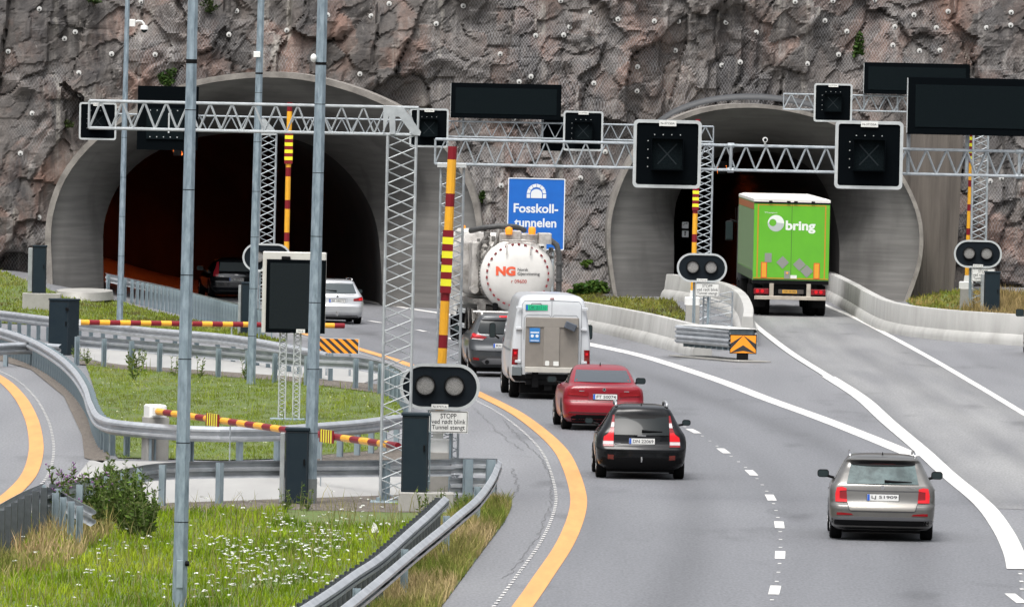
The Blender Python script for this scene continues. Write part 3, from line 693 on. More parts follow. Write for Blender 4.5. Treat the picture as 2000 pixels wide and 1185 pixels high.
guard_rail('nearest guard rail beam, the upper left one of the foreground pair', [(868, 968), (840, 995), (800, 1030), (740, 1082), (690, 1115), (640, 1150), (560, 1200), (450, 1260)], .76, -1, 1.0, -.10, pm=dark_post, postw=.12, bh=.23)
guard_rail('outer beam of the foreground guard rail pair, curving to a blunt end beside the road', [(972, 897), (958, 930), (930, 968), (890, 1002), (850, 1035), (800, 1075), (740, 1125), (690, 1165), (640, 1205), (540, 1290)], .70, -1, 12, -.12, bh=.25)
guard_rail('guard rail of dense narrow posts lining the ramp into the wide tunnel', [(205, 533), (260, 545), (330, 560), (400, 577), (470, 594), (520, 606)], .85, -1, 1.15, -.08, foot=-.3, postw=.07)
# short blunt closing rail between the crossing and the pair's end
guard_rail('short stacked guard rail closing the gap at the stop signal', [(882, 894), (920, 894), (972, 895)], .80, -1, .45, -.08, rails=2, postw=.16)
guard_rail('low short guard rail behind the dark cabinet on the left', [(-30, 672), (50, 668), (120, 672)], .62, 1, 2.0, -.1, rails=1)

# ------------------------------------------------------------------ concrete barriers
def barrier(label, px, h, side=1, wtop=.22, wbase=.6, m=conc_pale):
    pts = crom([G(*p) for p in px], .5); o = pts[0].copy()
    t = thing('concrete_barrier', label, 'concrete barrier', o, 0, 'concrete barriers'); b = MB(); rings = []
    prof = [(0, -.1), (0, .12), (.05, .26), (.13, .34), (.19, h - .04), (.21, h), (.21 + wtop - .02, h), (.21 + wtop, h - .04), (.21 + wtop + .03, .34), (.21 + wtop + .10, .26), (.21 + wtop + .14, .12), (.21 + wtop + .14, -.1)]
    for i, p in enumerate(pts):
        d = pts[min(i + 1, len(pts) - 1)] - pts[max(i - 1, 0)]; d.z = 0; d.normalize(); r = Vector((d.y, -d.x, 0)) * side
        rings.append([p - o - r * a + Vector((0, 0, u)) for a, u in prof])
    b.loft(rings); fix_normals(b.build('barrier_wall', m, t, smooth='a'))
    jb = MB(); acc = 0; nxt = 3.0                                  # joint lines every few metres
    for i in range(len(pts) - 1):
        acc += .5
        if acc >= nxt:
            nxt += 6.0; d = (pts[i + 1] - pts[i]); d.z = 0; d.normalize(); r = Vector((d.y, -d.x, 0)) * side; c = pts[i] - o
            P = [c - r * (a - .004) + Vector((0, 0, u)) for a, u in prof[1:6]]; e = d * .012
            jb.loft([[p - e for p in P], [p + e for p in P]], False, False)
    if jb.f: jb.build('joint', crack_m, t)
    return t
barrier('long concrete barrier from the wide tunnel to the crash cushion', [(735, 574), (800, 586), (890, 605), (1000, 622), (1080, 634), (1145, 646), (1250, 669), (1318, 687), (1352, 695)], .86, 1)
barrier('concrete barrier bending round behind the middle stop signal', [(1290, 583), (1320, 587), (1350, 592), (1385, 600), (1412, 612), (1430, 630), (1438, 655), (1436, 676)], .88, 1, wtop=.3)
barrier('right concrete barrier curving from the narrower tunnel to the picture edge', [(1600, 560), (1622, 573), (1680, 604), (1720, 628), (1752, 644), (1790, 654), (1830, 660), (1900, 667), (2060, 678), (2200, 690)], .94, -1, wtop=.28)

# ------------------------------------------------------------------ poles
def pole(label, top_px, base_px, dbase, r0_, r1_, extra=None, zt=None):
    b0 = G(*base_px) if dbase is None else W(base_px[0], base_px[1], dbase)
    if dbase is not None: b0 = Vector((b0.x, b0.y, gz(b0.x, b0.y)))
    tp = W(top_px[0], top_px[1], b0.y); 
    dirv = (tp - b0).normalized(); up_ = Vector((dirv.x, 0, dirv.z)); L = (tp - b0).length + (zt or 3.5)
    t = thing('lamp_post', label, 'post', b0, 0, 'galvanised posts')
    rr = r0_ + (r1_ - r0_) * L / (tp - b0).length
    n = 12; A = [rad(22.5) + math.tau * k / 8 for k in range(8)]
    b = MB(); b.loft([[Vector((math.cos(a) * r, math.sin(a) * r, 0)) + up_ * s for a in A] for s, r in ((-.3, r0_), (L, rr))]); b.build('shaft', galv_pole, t)
    b = MB(); b.lathe([(-.01, .0), (-.01, r0_ * 1.9), (.02, r0_ * 1.9), (.02, 0)], 12, 'z'); b.build('base_plate', galv_dull, t)
    return t, b0, up_, (lambda s: r0_ + (r1_ - r0_) * s / (tp - b0).length)
def band(t, up_, rf, s, h, m, k=1.04, name='band'):
    b = MB(); A = [rad(22.5) + math.tau * i / 8 for i in range(8)]
    b.loft([[Vector((math.cos(a) * rf(q) * k, math.sin(a) * rf(q) * k, 0)) + up_ * q for a in A] for q in (s, s + h)]); return b.build(name, m, t)
def sz(b0, up_, py, px=None):                                     # distance along a pole for a pixel row
    best = min(np.arange(0, 13, .02), key=lambda s: abs(((b0 + up_ * s - CAMP).dot(c_up) / (b0 + up_ * s - CAMP).dot(fwd)) * -F + 592.5 - py)); return float(best)
P1, p1b, p1u, p1r = pole('nearest galvanised post, rising from the flowering grass', (377, 0), (350, 1200), 148, .116, .078, zt=2.0)
band(P1, p1u, p1r, sz(p1b, p1u, 123), .06, dark_pl)
s_ = sz(p1b, p1u, 1100); MB().lathe([(-.03, 0), (-.03, .04), (.03, .04), (.03, 0)], 10, 'x', (p1r(s_) * .9, -.05, s_)).build('cable_gland', dark_pl, P1)
b = MB(); b.bbox((-.05, -.125, .35), (.05, -.10, .75)); b.build('inspection_hatch', galv_dull, P1)
P2, p2b, p2u, p2r = pole('thick galvanised post beside the dark foreground cabinet', (630, 0), (605, 985), None, .125, .10, zt=2.0)
band(P2, p2u, p2r, sz(p2b, p2u, 128), .05, dark_pl)
b = MB(); s_ = sz(p2b, p2u, 122); b.lathe([(0, .0), (.03, .05), (.10, .06), (.15, .03), (.16, 0)], 12, 'z'); o = b.build('sensor', white_gl, P2, smooth=True); o.location = p2u * s_ + Vector((-p2r(s_) - .03, -.05, 0))
band(P2, p2u, p2r, .02, .45, mat('grey_primer', (.17, .19, .19), .7, noise=(6, (.12, .13, .13), .3, .7)), 1.06, 'sleeve')
P3, p3b, p3u, p3r = pole('slim galvanised post standing behind the display board on the grass island', (510, 0), (490, 752), None, .118, .09, zt=2.0)
s_ = sz(p3b, p3u, 112); b = MB(); b.bbox((-.10, -.16, s_), (.07, -.08, s_ + .14)); b.build('control_box', white_gl, P3); band(P3, p3u, p3r, sz(p3b, p3u, 145), .04, dark_pl)
P4, p4b, p4u, p4r = pole('slim galvanised post with a white dome camera near the wide tunnel', (249, 0), (233, 655), None, .108, .075, zt=2.0)
for P_, b_, u_, r_ in ((P1, p1b, p1u, p1r), (P2, p2b, p2u, p2r), (P3, p3b, p3u, p3r), (P4, p4b, p4u, p4r)):
    for q in (1.2, 2.4, 3.6, 4.8, 6.0, 7.2): band(P_, u_, r_, q + .1 * RND.random(), .012, dark_pl, 1.015, 'strap')
# the dome camera on its bracket
s_ = sz(p4b, p4u, 45); base = p4b + p4u * s_
dome = thing('dome_camera', 'white dome camera hanging from a curved bracket on the slim left post', 'camera', base)
b = MB(); b.bbox((.08, -.08, -.10), (.26, .06, .12)); b.build('mount', white_gl, dome)
b = MB(); b.tube([(.2, -.02, .0), (.33, -.02, .07), (.45, -.02, .06), (.53, -.02, -.02), (.535, -.02, -.06)], .035, 8); b.build('bracket_arm', white_gl, dome, smooth=True)
b = MB(); b.lathe([(0, .03), (-.02, .10), (-.10, .125), (-.14, .125), (-.141, .11)], 16, 'z', (.535, -.02, -.05)); b.build('housing', white_gl, dome, smooth='a')
b = MB(); b.lathe([(-.14, .105), (-.19, .09), (-.23, .05), (-.24, 0)], 16, 'z', (.535, -.02, -.05)); b.build('dome', glass, dome, smooth=True)

# ------------------------------------------------------------------ lattice towers and gantries
def lattice(b, x0, y0, z0, wx, wy, h, n, r=.022, rd=.013, m=None):
    C4 = [(x0 + sx * wx / 2, y0 + sy * wy / 2) for sx, sy in ((-1, -1), (1, -1), (1, 1), (-1, 1))]
    for x, y in C4: b.cyl((x, y, z0), (x, y, z0 + h), r, 6)
    for k in range(n):
        za, zb = z0 + h * k / n, z0 + h * (k + 1) / n; zm = (za + zb) / 2
        for i in range(4):
            (xa, ya), (xb, yb) = C4[i], C4[(i + 1) % 4]
            b.cyl((xa, ya, za), (xb, yb, zm), rd, 5); b.cyl((xb, yb, zm), (xa, ya, zb), rd, 5)
def beam(b, x0, x1, y, zt, zb, dep, n, r=.025, rd=.013):
    for yy in (y, y + dep):
        for z in (zt, zb): b.cyl((x0, yy, z), (x1, yy, z), r, 7)
        for k in range(n):
            a, c = x0 + (x1 - x0) * k / n, x0 + (x1 - x0) * (k + 1) / n; mid = (a + c) / 2
            b.cyl((a, yy, zb), (mid, yy, zt), rd, 5); b.cyl((mid, yy, zt), (c, yy, zb), rd, 5)
    for k in range(n + 1):
        a = x0 + (x1 - x0) * k / n
        for z in (zt, zb): b.cyl((a, y, z), (a, y + dep, z), rd, 5)
    for x in (x0, x1): b.cyl((x, y, zb), (x, y, zt), r * .8, 6)
# left cantilever gantry
d1 = 187.0; pb = G(768, 983); gx, gy = pb.x, pb.y; d1 = gy
xl, xr = W(175, 225, d1).x, W(822, 240, d1).x; zt, zb = W(500, 204, d1).z, W(500, 257, d1).z; gz0 = gz(gx, gy)
GT1 = thing('gantry', 'pale lattice gantry reaching left over the wide tunnel mouth from a square tower', 'gantry', (gx, gy, gz0))
b = MB(); beam(b, xl - gx, xr - gx - .05, -.25, zt - gz0, zb - gz0, .5, 15, .028, .013); b.build('lattice_beam', truss_white, GT1)
b = MB(); lattice(b, 0.02, 0, 0, .52, .5, zb - gz0, 15, .026, .013); b.build('lattice_tower', truss_white, GT1)
ps = [(W(px, py, d1).x - gx, W(px, py, d1).z - gz0) for px, py in [(749, 207), (788, 209), (822, 258), (820, 265), (806, 263), (780, 228), (772, 228), (772, 262), (762, 262), (760, 225), (749, 262)]]
for y_ in (-.30, .27): b = MB(); b.slab(ps, y_, y_ + .03); fix_normals(b.build('gusset_plate', truss_white, GT1))
b = MB(); b.bbox((-.42, -.4, -.05), (.42, .4, .05)); 
for sx in (-.26, .26): b.cyl((sx, -.25, .05), (sx, -.25, .12), .05, 8)
b.build('foot_plate', galv_dull, GT1)
# right near gantry
pb = G(868, 972); d2 = pb.y
xl, xr = W(850, 300, d2).x, W(2260, 300, d2).x; zt, zb = W(1040, 276, d2).z, W(1040, 324, d2).z; g2 = gz(pb.x, pb.y)
GT2 = thing('gantry', 'near lattice gantry carrying the two big lane signals and the widest display board', 'gantry', (pb.x, pb.y, g2))
b = MB(); beam(b, xl - pb.x, xr - pb.x, -.22, zt - g2, zb - g2, .45, 36, .026, .013); b.build('lattice_beam', galv, GT2)
b = MB(); lattice(b, .02, 0, 0, .42, .42, zb - g2 - .03, 17, .024, .011); b.build('lattice_tower', galv, GT2); b = MB(); lattice(b, xr - pb.x - .3, 0, 0, .42, .42, zb - g2 - .03, 17, .024, .011); b.build('lattice_tower', galv, GT2)
b = MB(); b.bbox((-.26, -.3, zb - g2 - .06), (.28, .3, zb - g2 + .02)); b.build('cap_plate', sign_grey, GT2)
for px in (1427, 1990):
    x = W(px, 300, d2).x - pb.x; b = MB()
    for z in (zt - g2, zb - g2): b.lathe([(-.06, 0), (-.06, .05), (.06, .05), (.06, 0)], 10, 'x', (x, -.22, z))
    b.cyl((x, -.24, zb - g2), (x, -.24, zt - g2), .03, 8); b.build('splice', galv, GT2)
GT2_y, GT2_zt, GT2_zb = d2, zt, zb
# long far gantry
d3 = G(1375, 628).y; xl, xr = W(158, 240, d3).x, W(1392, 258, d3).x; zt, zb = W(800, 235, d3).z, W(800, 265, d3).z
xa, xb_ = W(522, 400, d3).x, W(1375, 400, d3).x
GT3 = thing('gantry', 'long far lattice gantry spanning the road in front of the wide tunnel', 'gantry', (xb_, d3, 0))
b = MB(); beam(b, xl - xb_, 0.25, -.25, zt, zb, .5, 40, .028, .016); b.build('lattice_beam', galv, GT3)
for x in (xa, xb_):
    z0 = gz(x, d3); b = MB(); lattice(b, x - xb_, 0, z0, .5, .5, zb - z0, 14, .03, .017); b.build('lattice_tower', galv, GT3)
ps = [(W(px, py, d3).x - xb_, W(px, py, d3).z) for px, py in [(508, 232), (518, 232), (541, 258), (540, 264), (508, 264)]]
b = MB(); b.slab(ps, -.32, -.28); fix_normals(b.build('gusset_plate', truss_white, GT3))
GT3_y, GT3_zt, GT3_zb = d3, zt, zb
# far right gantry
xl, xr = W(1530, 200, 341).x, W(1908, 215, 341).x; zt, zb = W(1650, 185, 341).z, W(1650, 215, 341).z; pr = G(1908, 610); d4 = pr.y
xl, xr = W(1530, 200, d4).x, pr.x; zt, zb = W(1650, 186, d4).z, W(1650, 216, d4).z; g4 = gz(pr.x, pr.y)
GT4 = thing('gantry', 'far lattice gantry over the narrower tunnel on a tower by the right rock wall', 'gantry', (pr.x, pr.y, g4))
b = MB(); beam(b, xl - xr, .25, -.25, zt - g4, zb - g4, .5, 13, .028, .016); b.build('lattice_beam', galv, GT4)
b = MB(); lattice(b, 0, 0, 0, .5, .5, zb - g4, 15, .03, .016); b.build('lattice_tower', galv, GT4)
GT4_y, GT4_zt, GT4_zb = d4, zt, zb

# ------------------------------------------------------------------ lane signals (square) hung on the gantries
def lane_signal():
    t = thing('lane_signal', 'x', 'lane signal')
    a = .635
    b = MB(); b.slab(rrect(-a, -a, a, a, .09), 0, .05); b.build('panel', black_panel, t)
    b = MB(); b.ring(rrect(-a, -a, a, a, .09), rrect(-a + .06, -a + .06, a - .06, a - .06, .05), -.03, .0); b.build('border', sign_grey, t)
    b = MB(); s = .30; b.ring(rrect(-s, -s, s, s, .01, 1), rrect(-s + .015, -s + .015, s - .015, s - .015, .01, 1), -.20, -.002); b.build('hood', black_panel, t)
    b = MB(); b.box((-s + .02, -.05, -s + .02), (s - .02, -.003, s - .02))
    for k in (-1, 1): 
        b.cur = 1; v = [(-.012, -.054, -.26), (.012, -.054, -.26), (.012, -.054, .26), (-.012, -.054, .26)]; c, q = math.cos(k * .75), math.sin(k * .75)
        b.add([(x * c - z * q, y, x * q + z * c) for x, y, z in v], [(0, 1, 2, 3)])
    b.build('display', [black_disp, mat('display_cross', (.016, .021, .024), .5, spec=.1)], t)
    b = MB(); b.bbox((-.16, -.04, a - .115), (.16, -.031, a - .015), .004); b.cur = 1; b.text('N-37150A', -.13, a - .085, .13, a - .045, -.0415, .01); b.build('id_plate', [white_plate, ink], t)
    b = MB(); b.cur = 0
    for k in range(4): b.cyl((-.24 + k * .16, -.012, .36), (-.24 + k * .16, 0, .36), .011, 6); b.cyl((-.36, -.012, -.24 + k * .16), (-.36, 0, -.24 + k * .16), .011, 6)
    b.build('bolts', sign_grey, t)
    b = MB(); b.box((-.45, .05, -.35), (-.40, .3, .35)); b.box((.40, .05, -.35), (.45, .3, .35)); b.build('bracket', galv_dull, t); return t
ls0 = lane_signal()
LS = [(1303, 301, 'near', 133, 'big square lane signal on the near gantry in front of the narrower tunnel\'s left side'), (1697, 303, 'near', 133, 'big square lane signal on the near gantry beside the widest display board'),
      (191, 237, 'far', 73, 'small square lane signal at the left tip of the long far gantry'), (838, 250, 'far', 76, 'small square lane signal at the corner of the pale gantry tower'),
      (1139, 256, 'far', 78, 'small square lane signal right of the middle display board'), (1627, 201, 'fr', 75, 'small square lane signal on the far right gantry, topmost of the signals')]
for i, (px, py, wh, s, lab) in enumerate(LS):
    d = {'near': GT2_y, 'far': GT3_y, 'fr': GT4_y}[wh] - .62; p = W(px, py, d); k = s / (F / d) / 1.27
    if i == 0: o = ls0; o.location = p; o['label'] = lab; o['group'] = 'square lane signals'; o.scale = (k, k, k)
    else: dup(ls0, p, 0, lab, 'square lane signals', (k, k, k))
# ------------------------------------------------------------------ display boards
def board(label, x0, y0, x1, y1, d, posts=(), zlow=None, inner=True):
    a, c = W(x0, y1, d), W(x1, y0, d); wd, ht = c.x - a.x, c.z - a.z
    mid = W((x0 + x1) / 2, (y0 + y1) / 2, d); c0 = Vector((mid.x - wd / 2, d, mid.z - ht / 2 - 0))
    t = thing('display_board', label, 'display board', c0, 0, 'dark display boards')
    MB().bbox((0, 0, 0), (wd, .28, ht), .01).build('housing', black_panel, t)
    if inner:
        e = ht * .13; MB().box((e, -.012, e), (wd - e, -.002, ht - e)).build('screen', black_disp, t)
        MB().box((-.014, .01, .02), (-.002, .24, ht - .02)).build('side_trim', sign_grey, t)
    for px in posts:
        x = (W(px, y1, d).x - c0.x); b = MB(); z1 = (zlow - c0.z) if zlow else -.6
        b.cyl((x, .30, z1), (x, .30, ht * .8), .035, 8); b.build('support_post', galv, t)
    return t
board('wide dark display board standing on the long far gantry above the blue sign', 880, 166, 1097, 230, GT3_y - .45, (905, 1060), GT3_zb)
board('dark display board standing on the far right gantry, partly behind the widest board', 1687, 126, 1895, 183, GT4_y - .45, (1689, 1754, 1880), GT4_zb)
board('widest dark display board, cut by the right picture edge', 1772, 160, 2240, 262, GT2_y - .45, (1776, 1891, 2150), GT2_zb)
tb = board('square dark display board hung on the far gantry at the wide tunnel\'s crown', 267, 170, 388, 292, GT3_y - .4, (), None, False)
b = MB(); b.box((.3, -.05, .35), (1.5, -.002, 1.35)); b.build('back_plate', black_disp, tb)
b = MB(); 
for k in range(5): b.cyl((.42 + k * .22, -.06, 1.28), (.42 + k * .22, -.05, 1.28), .02, 6); b.cyl((.42 + k * .22, -.06, .42), (.42 + k * .22, -.05, .42), .02, 6)
b.build('bolts', sign_grey, tb)
MB().box((1.0, -.07, .55), (1.05, -.051, 1.2)).build('bracket', sign_grey, tb)
# small dark signal back beside the middle board
t = thing('signal_box', 'dark box behind the small lane signal right of the middle display board', 'signal box', W(1080, 295, GT3_y + .3)); b = MB(); b.bbox((-.4, 0, 0), (.35, .3, 1.2)); b.build('housing', black_panel, t)
MB().box((-.38, -.02, 1.12), (.33, -.003, 1.2)).build('id_plate', white_plate, t)

# ------------------------------------------------------------------ twin-lamp stop signals
def stop_signal():
    t = thing('stop_signal', 'x', 'stop signal'); a, h = .76, .44
    b = MB(); b.slab(rrect(-a, -h, a, h, h - .001, 10), 0, .06); b.build('panel', mat('signal_face', (.008, .012, .016), .55, spec=.1, noise=(3, (.006, .009, .012), .3, .7)), t, smooth='a')
    b = MB(); b.ring(rrect(-a, -h, a, h, h - .001, 10), rrect(-a + .06, -h + .06, a - .06, h - .06, h - .061, 10), -.03, -.0); b.build('border', sign_grey, t, smooth='a')
    for sx in (-.275, .275):
        b = MB(); b.lathe([(-.035, .0), (-.04, .14), (-.03, .172), (-.003, .175)], 28, 'y', (sx, 0, .02)); l_ = b.build('lamp', lens, t, smooth='a')
        b = MB(); R2 = [(-.085, .178), (-.085, .195), (-.003, .2), (-.003, .185)]; b.lathe(R2 + [R2[0]], 28, 'y', (sx, 0, .02), False); b.build('lamp_hood', dark_pl, l_, smooth='a')
    b = MB(); b.bbox((-.15, -.045, -h + .02), (.17, -.031, -h + .11), .004); b.cur = 1; b.text('N-37571A', -.12, -h + .045, .14, -h + .085, -.0462, .01); b.build('id_plate', [white_plate, ink], t)
    return t
def sub_plate(t, w_, h_, z1, x=0):
    b = MB(); b.slab(rrect(x - w_ / 2, z1 - h_, x + w_ / 2, z1, .02), -.01, .01); b.build('text_plate', white_plate, t)
    b = MB(); b.ring(rrect(x - w_ / 2 + .012, z1 - h_ + .012, x + w_ / 2 - .012, z1 - .012, .015), rrect(x - w_ / 2 + .024, z1 - h_ + .024, x + w_ / 2 - .024, z1 - .024, .012), -.0125, -.0105)
    b.text('STOPP', x - w_ * .21, z1 - h_ * .34, x + w_ * .20, z1 - h_ * .12, -.013, .008)
    b.text('ved rødt blink', x - w_ * .44, z1 - h_ * .60, x + w_ * .44, z1 - h_ * .38, -.013, .006)
    b.text('Tunnel stengt', x - w_ * .43, z1 - h_ * .90, x + w_ * .42, z1 - h_ * .64, -.013, .006); b.build('lettering', ink, t)
ss0 = stop_signal(); sub_plate(ss0, .735, .42, -.45, .18); sub_ids = [c for c in ss0.children if c.name.startswith(('text_plate', 'lettering'))]
def sig_posts(t, xs_, zlen, lat=True):
    b = MB()
    for x in xs_: b.cyl((x, .12, -zlen), (x, .12, .3), .022, 8)
    b.build('support_post', galv_dull, t)
SG = [(859, 755, 188.5, 157, 'big twin-lamp stop signal with its lamps over a white text plate in the foreground'), (1371, 523, 302, 98, 'twin-lamp stop signal in front of the concrete barriers between the tunnels'), (1910, 496, d4 - .6, 94, 'twin-lamp stop signal beside the right rock wall')]
for i, (px, py, d, s, lab) in enumerate(SG):
    p = W(px, py, d); k = s / (F / d) / 1.52
    o = ss0 if i == 0 else dup(ss0, p, 0, lab, 'twin-lamp stop signals'); o.location = p; o.scale = (k, k, k); o['label'] = lab; o['group'] = 'twin-lamp stop signals'
    z_ = (p.z - gz(p.x, p.y)) / k; b = MB()
    for x in ((-.19, .22) if i == 0 else (-.24, .2)): b.cyl((x, .13, -z_), (x, .13, .3), .022, 8)
    b.build('support_post', galv_dull, o)
p = W(521, 503, 312); k = 95 / (F / 312) / 1.52                   # the fourth has no text plate
ss3 = stop_signal(); ss3.location = p; ss3.scale = (k, k, k); tag(ss3, 'twin-lamp stop signal half hidden behind the pale display cabinet', 'stop signal', 'twin-lamp stop signals')
b = MB(); z_ = (p.z - gz(p.x, p.y)) / k
for x in (-.2, .2): b.cyl((x, .13, -z_), (x, .13, .3), .022, 8)
b.build('support_post', galv_dull, ss3)
# small lattice stand of the middle signal
p = G(1376, 640); p = Vector((p.x, 302.25, gz(p.x, 302.25))); t = thing('lattice_stand', 'slim lattice stand under the middle twin-lamp signal', 'lattice stand', p); b = MB(); lattice(b, -.02, .3, 0, .85, .4, 1.6, 4, .022, .012); b.build('frame', galv, t); MB().bbox((-.5, .1, -.04), (.45, .62, .06)).build('foot_plate', conc, t)
p = G(855, 985); p = Vector((p.x, 188.7, gz(p.x, 188.7))); t = thing('lattice_stand', 'slim lattice stand under the big foreground signal', 'lattice stand', p); b = MB(); lattice(b, 0, .3, 0, .44, .3, 2.0, 6, .02, .011); b.build('frame', galv, t); MB().bbox((-.3, .1, -.04), (.3, .5, .05)).build('foot_plate', conc, t)

# ------------------------------------------------------------------ barrier booms
def boom_arm(b, L, r=.075, ratio=.5, n=9, first=.3):
    """arm along +x from x=first to L in local space, slots: 0 yellow 1 red"""
    k = (L - first) / n
    for i in range(n):
        x = first + k * i; b.cur = 0; b.cyl((x, 0, 0), (x + k * (1 - ratio), 0, 0), r, 10, caps=(i in (0, n - 1))); b.cur = 1; b.cyl((x + k * (1 - ratio), 0, 0), (x + k, 0, 0), r, 10, caps=(i == n - 1))
def marker(b, x0, x1, hw, n, y):
    for i in range(n):
        b.cur = 1 if i % 2 == 0 else 2; a, c = x0 + (x1 - x0) * i / n, x0 + (x1 - x0) * (i + 1) / n; b.box((a, y - .012, -hw), (c, y + .012, hw))
def boom(label, base, L, ang, rotz, mark_at, zp, arm_r=.075, n=9, house=True, ratio=.5, mhw=.10, mn=9):
    t = thing('barrier_boom', label, 'barrier boom', base, rotz, 'striped barrier booms')
    b = MB(); b.bbox((-.22, -.2, -.05), (.22, .25, zp - .12)); b.build('pedestal', conc, t)
    b = MB(); b.bbox((-.26, -.16, zp - .12), (.22, .2, zp + .13), .03); b.build('gear_housing', white_gl, t)
    b = MB(); boom_arm(b, L, arm_r, ratio, n)
    a = b.build('boom_arm', [yel, red], t, smooth='a'); a.location = (0, -.02, zp); a.rotation_euler = (0, -ang, 0)
    b = MB(); b.loft([[(.0, -.1, -.10), (.0, .1, -.10), (.0, .1, .12), (.0, -.1, .12)], [(.34, -.08, -.085), (.34, .08, -.085), (.34, .08, .085), (.34, -.08, .085)]]); h_ = b.build('clamp', white_gl, a)
    if mark_at:
        for x0, x1 in mark_at:
            b = MB(); marker(b, x0, x1, mhw, mn, -arm_r - .014); b.build('marker_panel', [yel, red, lime], a)
    return t, a
# two lowered booms
p = G(300, 898); e = W(783, 858, G(770, 975).y); dv = Vector((e.x - p.x, e.y - p.y, 0))
tb1, arm = boom('lowered striped boom across the pale crossing at the grass island', p, dv.length - .1, 0, math.atan2(dv.y, dv.x), [(dv.length * .245, dv.length * .245 + .9), (dv.length * .71, dv.length * .71 + .9)], W(300, 802, p.y).z - p.z, .065, 14, mhw=.12, mn=11)
MB().cyl((dv.length * .33, -.02, 0), (dv.length * .33, -.02, W(300, 802, p.y).z - p.z - .05), .015, 6).build('rest_leg', galv, tb1); MB().cyl((dv.length * .70, -.02, 0), (dv.length * .70, -.02, W(300, 802, p.y).z - p.z - .05), .015, 6).build('rest_leg', galv, tb1)
p = G(132, 686); e = W(672, 633, p.y + 2.5); dv = Vector((e.x - p.x, e.y - p.y, 0)); zp_ = W(140, 629, p.y).z - p.z
tb2, arm2 = boom('lowered striped boom reaching right from the big dark cabinet', p, dv.length, 0, math.atan2(dv.y, dv.x), None, zp_, .075, 13)
MB().cyl((dv.length * .59, -.02, 0), (dv.length * .59, -.02, zp_ - .05), .02, 6).build('rest_leg', galv, tb2)
# raised booms: foot, top
def raised(label, foot, top, L0, marks, zp=.75, r=.075, n=7, mhw=.10):
    p = G(*foot); tp = W(top[0], top[1], p.y); v = tp - (p + Vector((0, 0, zp))); L = v.length; ang = math.atan2(v.z, v.x)
    t, a = boom(label, p, L, ang, 0, [(L * m0, L * m1) for m0, m1 in marks], zp, r, n, ratio=.28, mhw=mhw)
    return t
raised('raised striped boom beside the foreground stop signal', (853, 975), (884, 286), 0, [(.51, .72)], 1.0, .085, 6, .10)
raised('raised striped boom in front of the wide tunnel, left of the silver wagon', (556, 648), (566, 200), 0, [(.70, .855)], .8, .085, 6, .13)
raised('raised striped boom standing at the left edge of the narrower tunnel', (1352, 637), (1363, 233), 0, [(.50, .66)], .8, .08, 6, .10)
raised('raised striped boom beside the right rock wall', (1887, 608), (1899, 258), 0, [(.80, .99)], .9, .08, 6, .09)

# ------------------------------------------------------------------ cabinets
def cabinet(label, foot, wpx, top_py, dep, pedestal=0.0, side_w=0.0, rz=0.0, plinth=None, dist=None):
    p = G(*foot); s = F / p.y; wd = wpx / s; ht = W(foot[0], top_py, p.y).z - p.z
    t = thing('control_cabinet', label, 'cabinet', p, rz, 'dark control cabinets')
    z0 = pedestal
    if pedestal:
        pw = plinth or (-wd * .62, wd * .62)
        MB().bbox((pw[0], -.08, -.1), (pw[1], dep + .08, pedestal), .02).build('concrete_plinth', conc, t)
    MB().bbox((-wd / 2, 0, z0), (wd / 2, dep, ht - .05), .008).build('body', cab_paint, t)
    b = MB(); b.bbox((-wd / 2 - .02, -.02, ht - .05), (wd / 2 + .02, dep + .02, ht), .015); b.build('lid', cab_paint, t)
    b = MB(); b.ring(rrect(-wd / 2 + .02, z0 + .03, wd / 2 - .02, ht - .08, .01, 2), rrect(-wd / 2 + .026, z0 + .036, wd / 2 - .026, ht - .086, .008, 2), -.006, -.001); b.build('door_seam', ink, t)
    b = MB(); b.bbox((wd / 2 - .09, -.03, z0 + (ht - z0) * .52), (wd / 2 - .06, -.002, z0 + (ht - z0) * .6), .004); b.build('handle', dark_pl, t)
    if side_w: 
        MB().bbox((-wd / 2 - side_w, .06, z0 + .05), (-wd / 2 - .012, dep, ht - .1), .01).build('side_panel', cab_side, t)
    return t, wd, ht
cb, wd, ht = cabinet('tall dark cabinet on a concrete plinth next to the foreground stop signal', (808, 1000), 52, 806, .45, .36, 0, 0, (-.28, .72))
b = MB(); b.cyl((wd / 2 + .03, .1, .5), (wd / 2 + .03, .1, ht), .012, 6); b.cyl((wd / 2, .1, ht - .35), (wd / 2 + .04, .1, ht - .35), .02, 6); b.cyl((wd / 2, .1, .55), (wd / 2 + .04, .1, .55), .02, 6); b.build('hinge_rod', galv_dull, cb)
cabinet('dark cabinet with a pale side next to the thick post on the foreground grass', (578, 986), 45, 835, .40, 0, .10)
cb, wd, ht = cabinet('big dark cabinet at the left end of the lowered boom', (113, 693), 46, 583, .55, 0, 0, rad(-30))
MB().lathe([(-.05, 0), (-.05, .045), (0, .05)], 10, 'y', (.28, -.0, ht - .28)).build('lock', dark_pl, cb)
cabinet('dark cabinet with two pale pipes on a concrete base at the left portal foot', (75, 606), 26, 479, .4, .58, .16, 0, (-.55, .75))
cabinet('narrow dark cabinet half hidden by the slim post at the tunnel ramp', (481, 655), 22, 551, .4, 0, .1)
cabinet('dark cabinet behind the right concrete barrier', (1937, 617), 30, 530, .4, 0, .12)

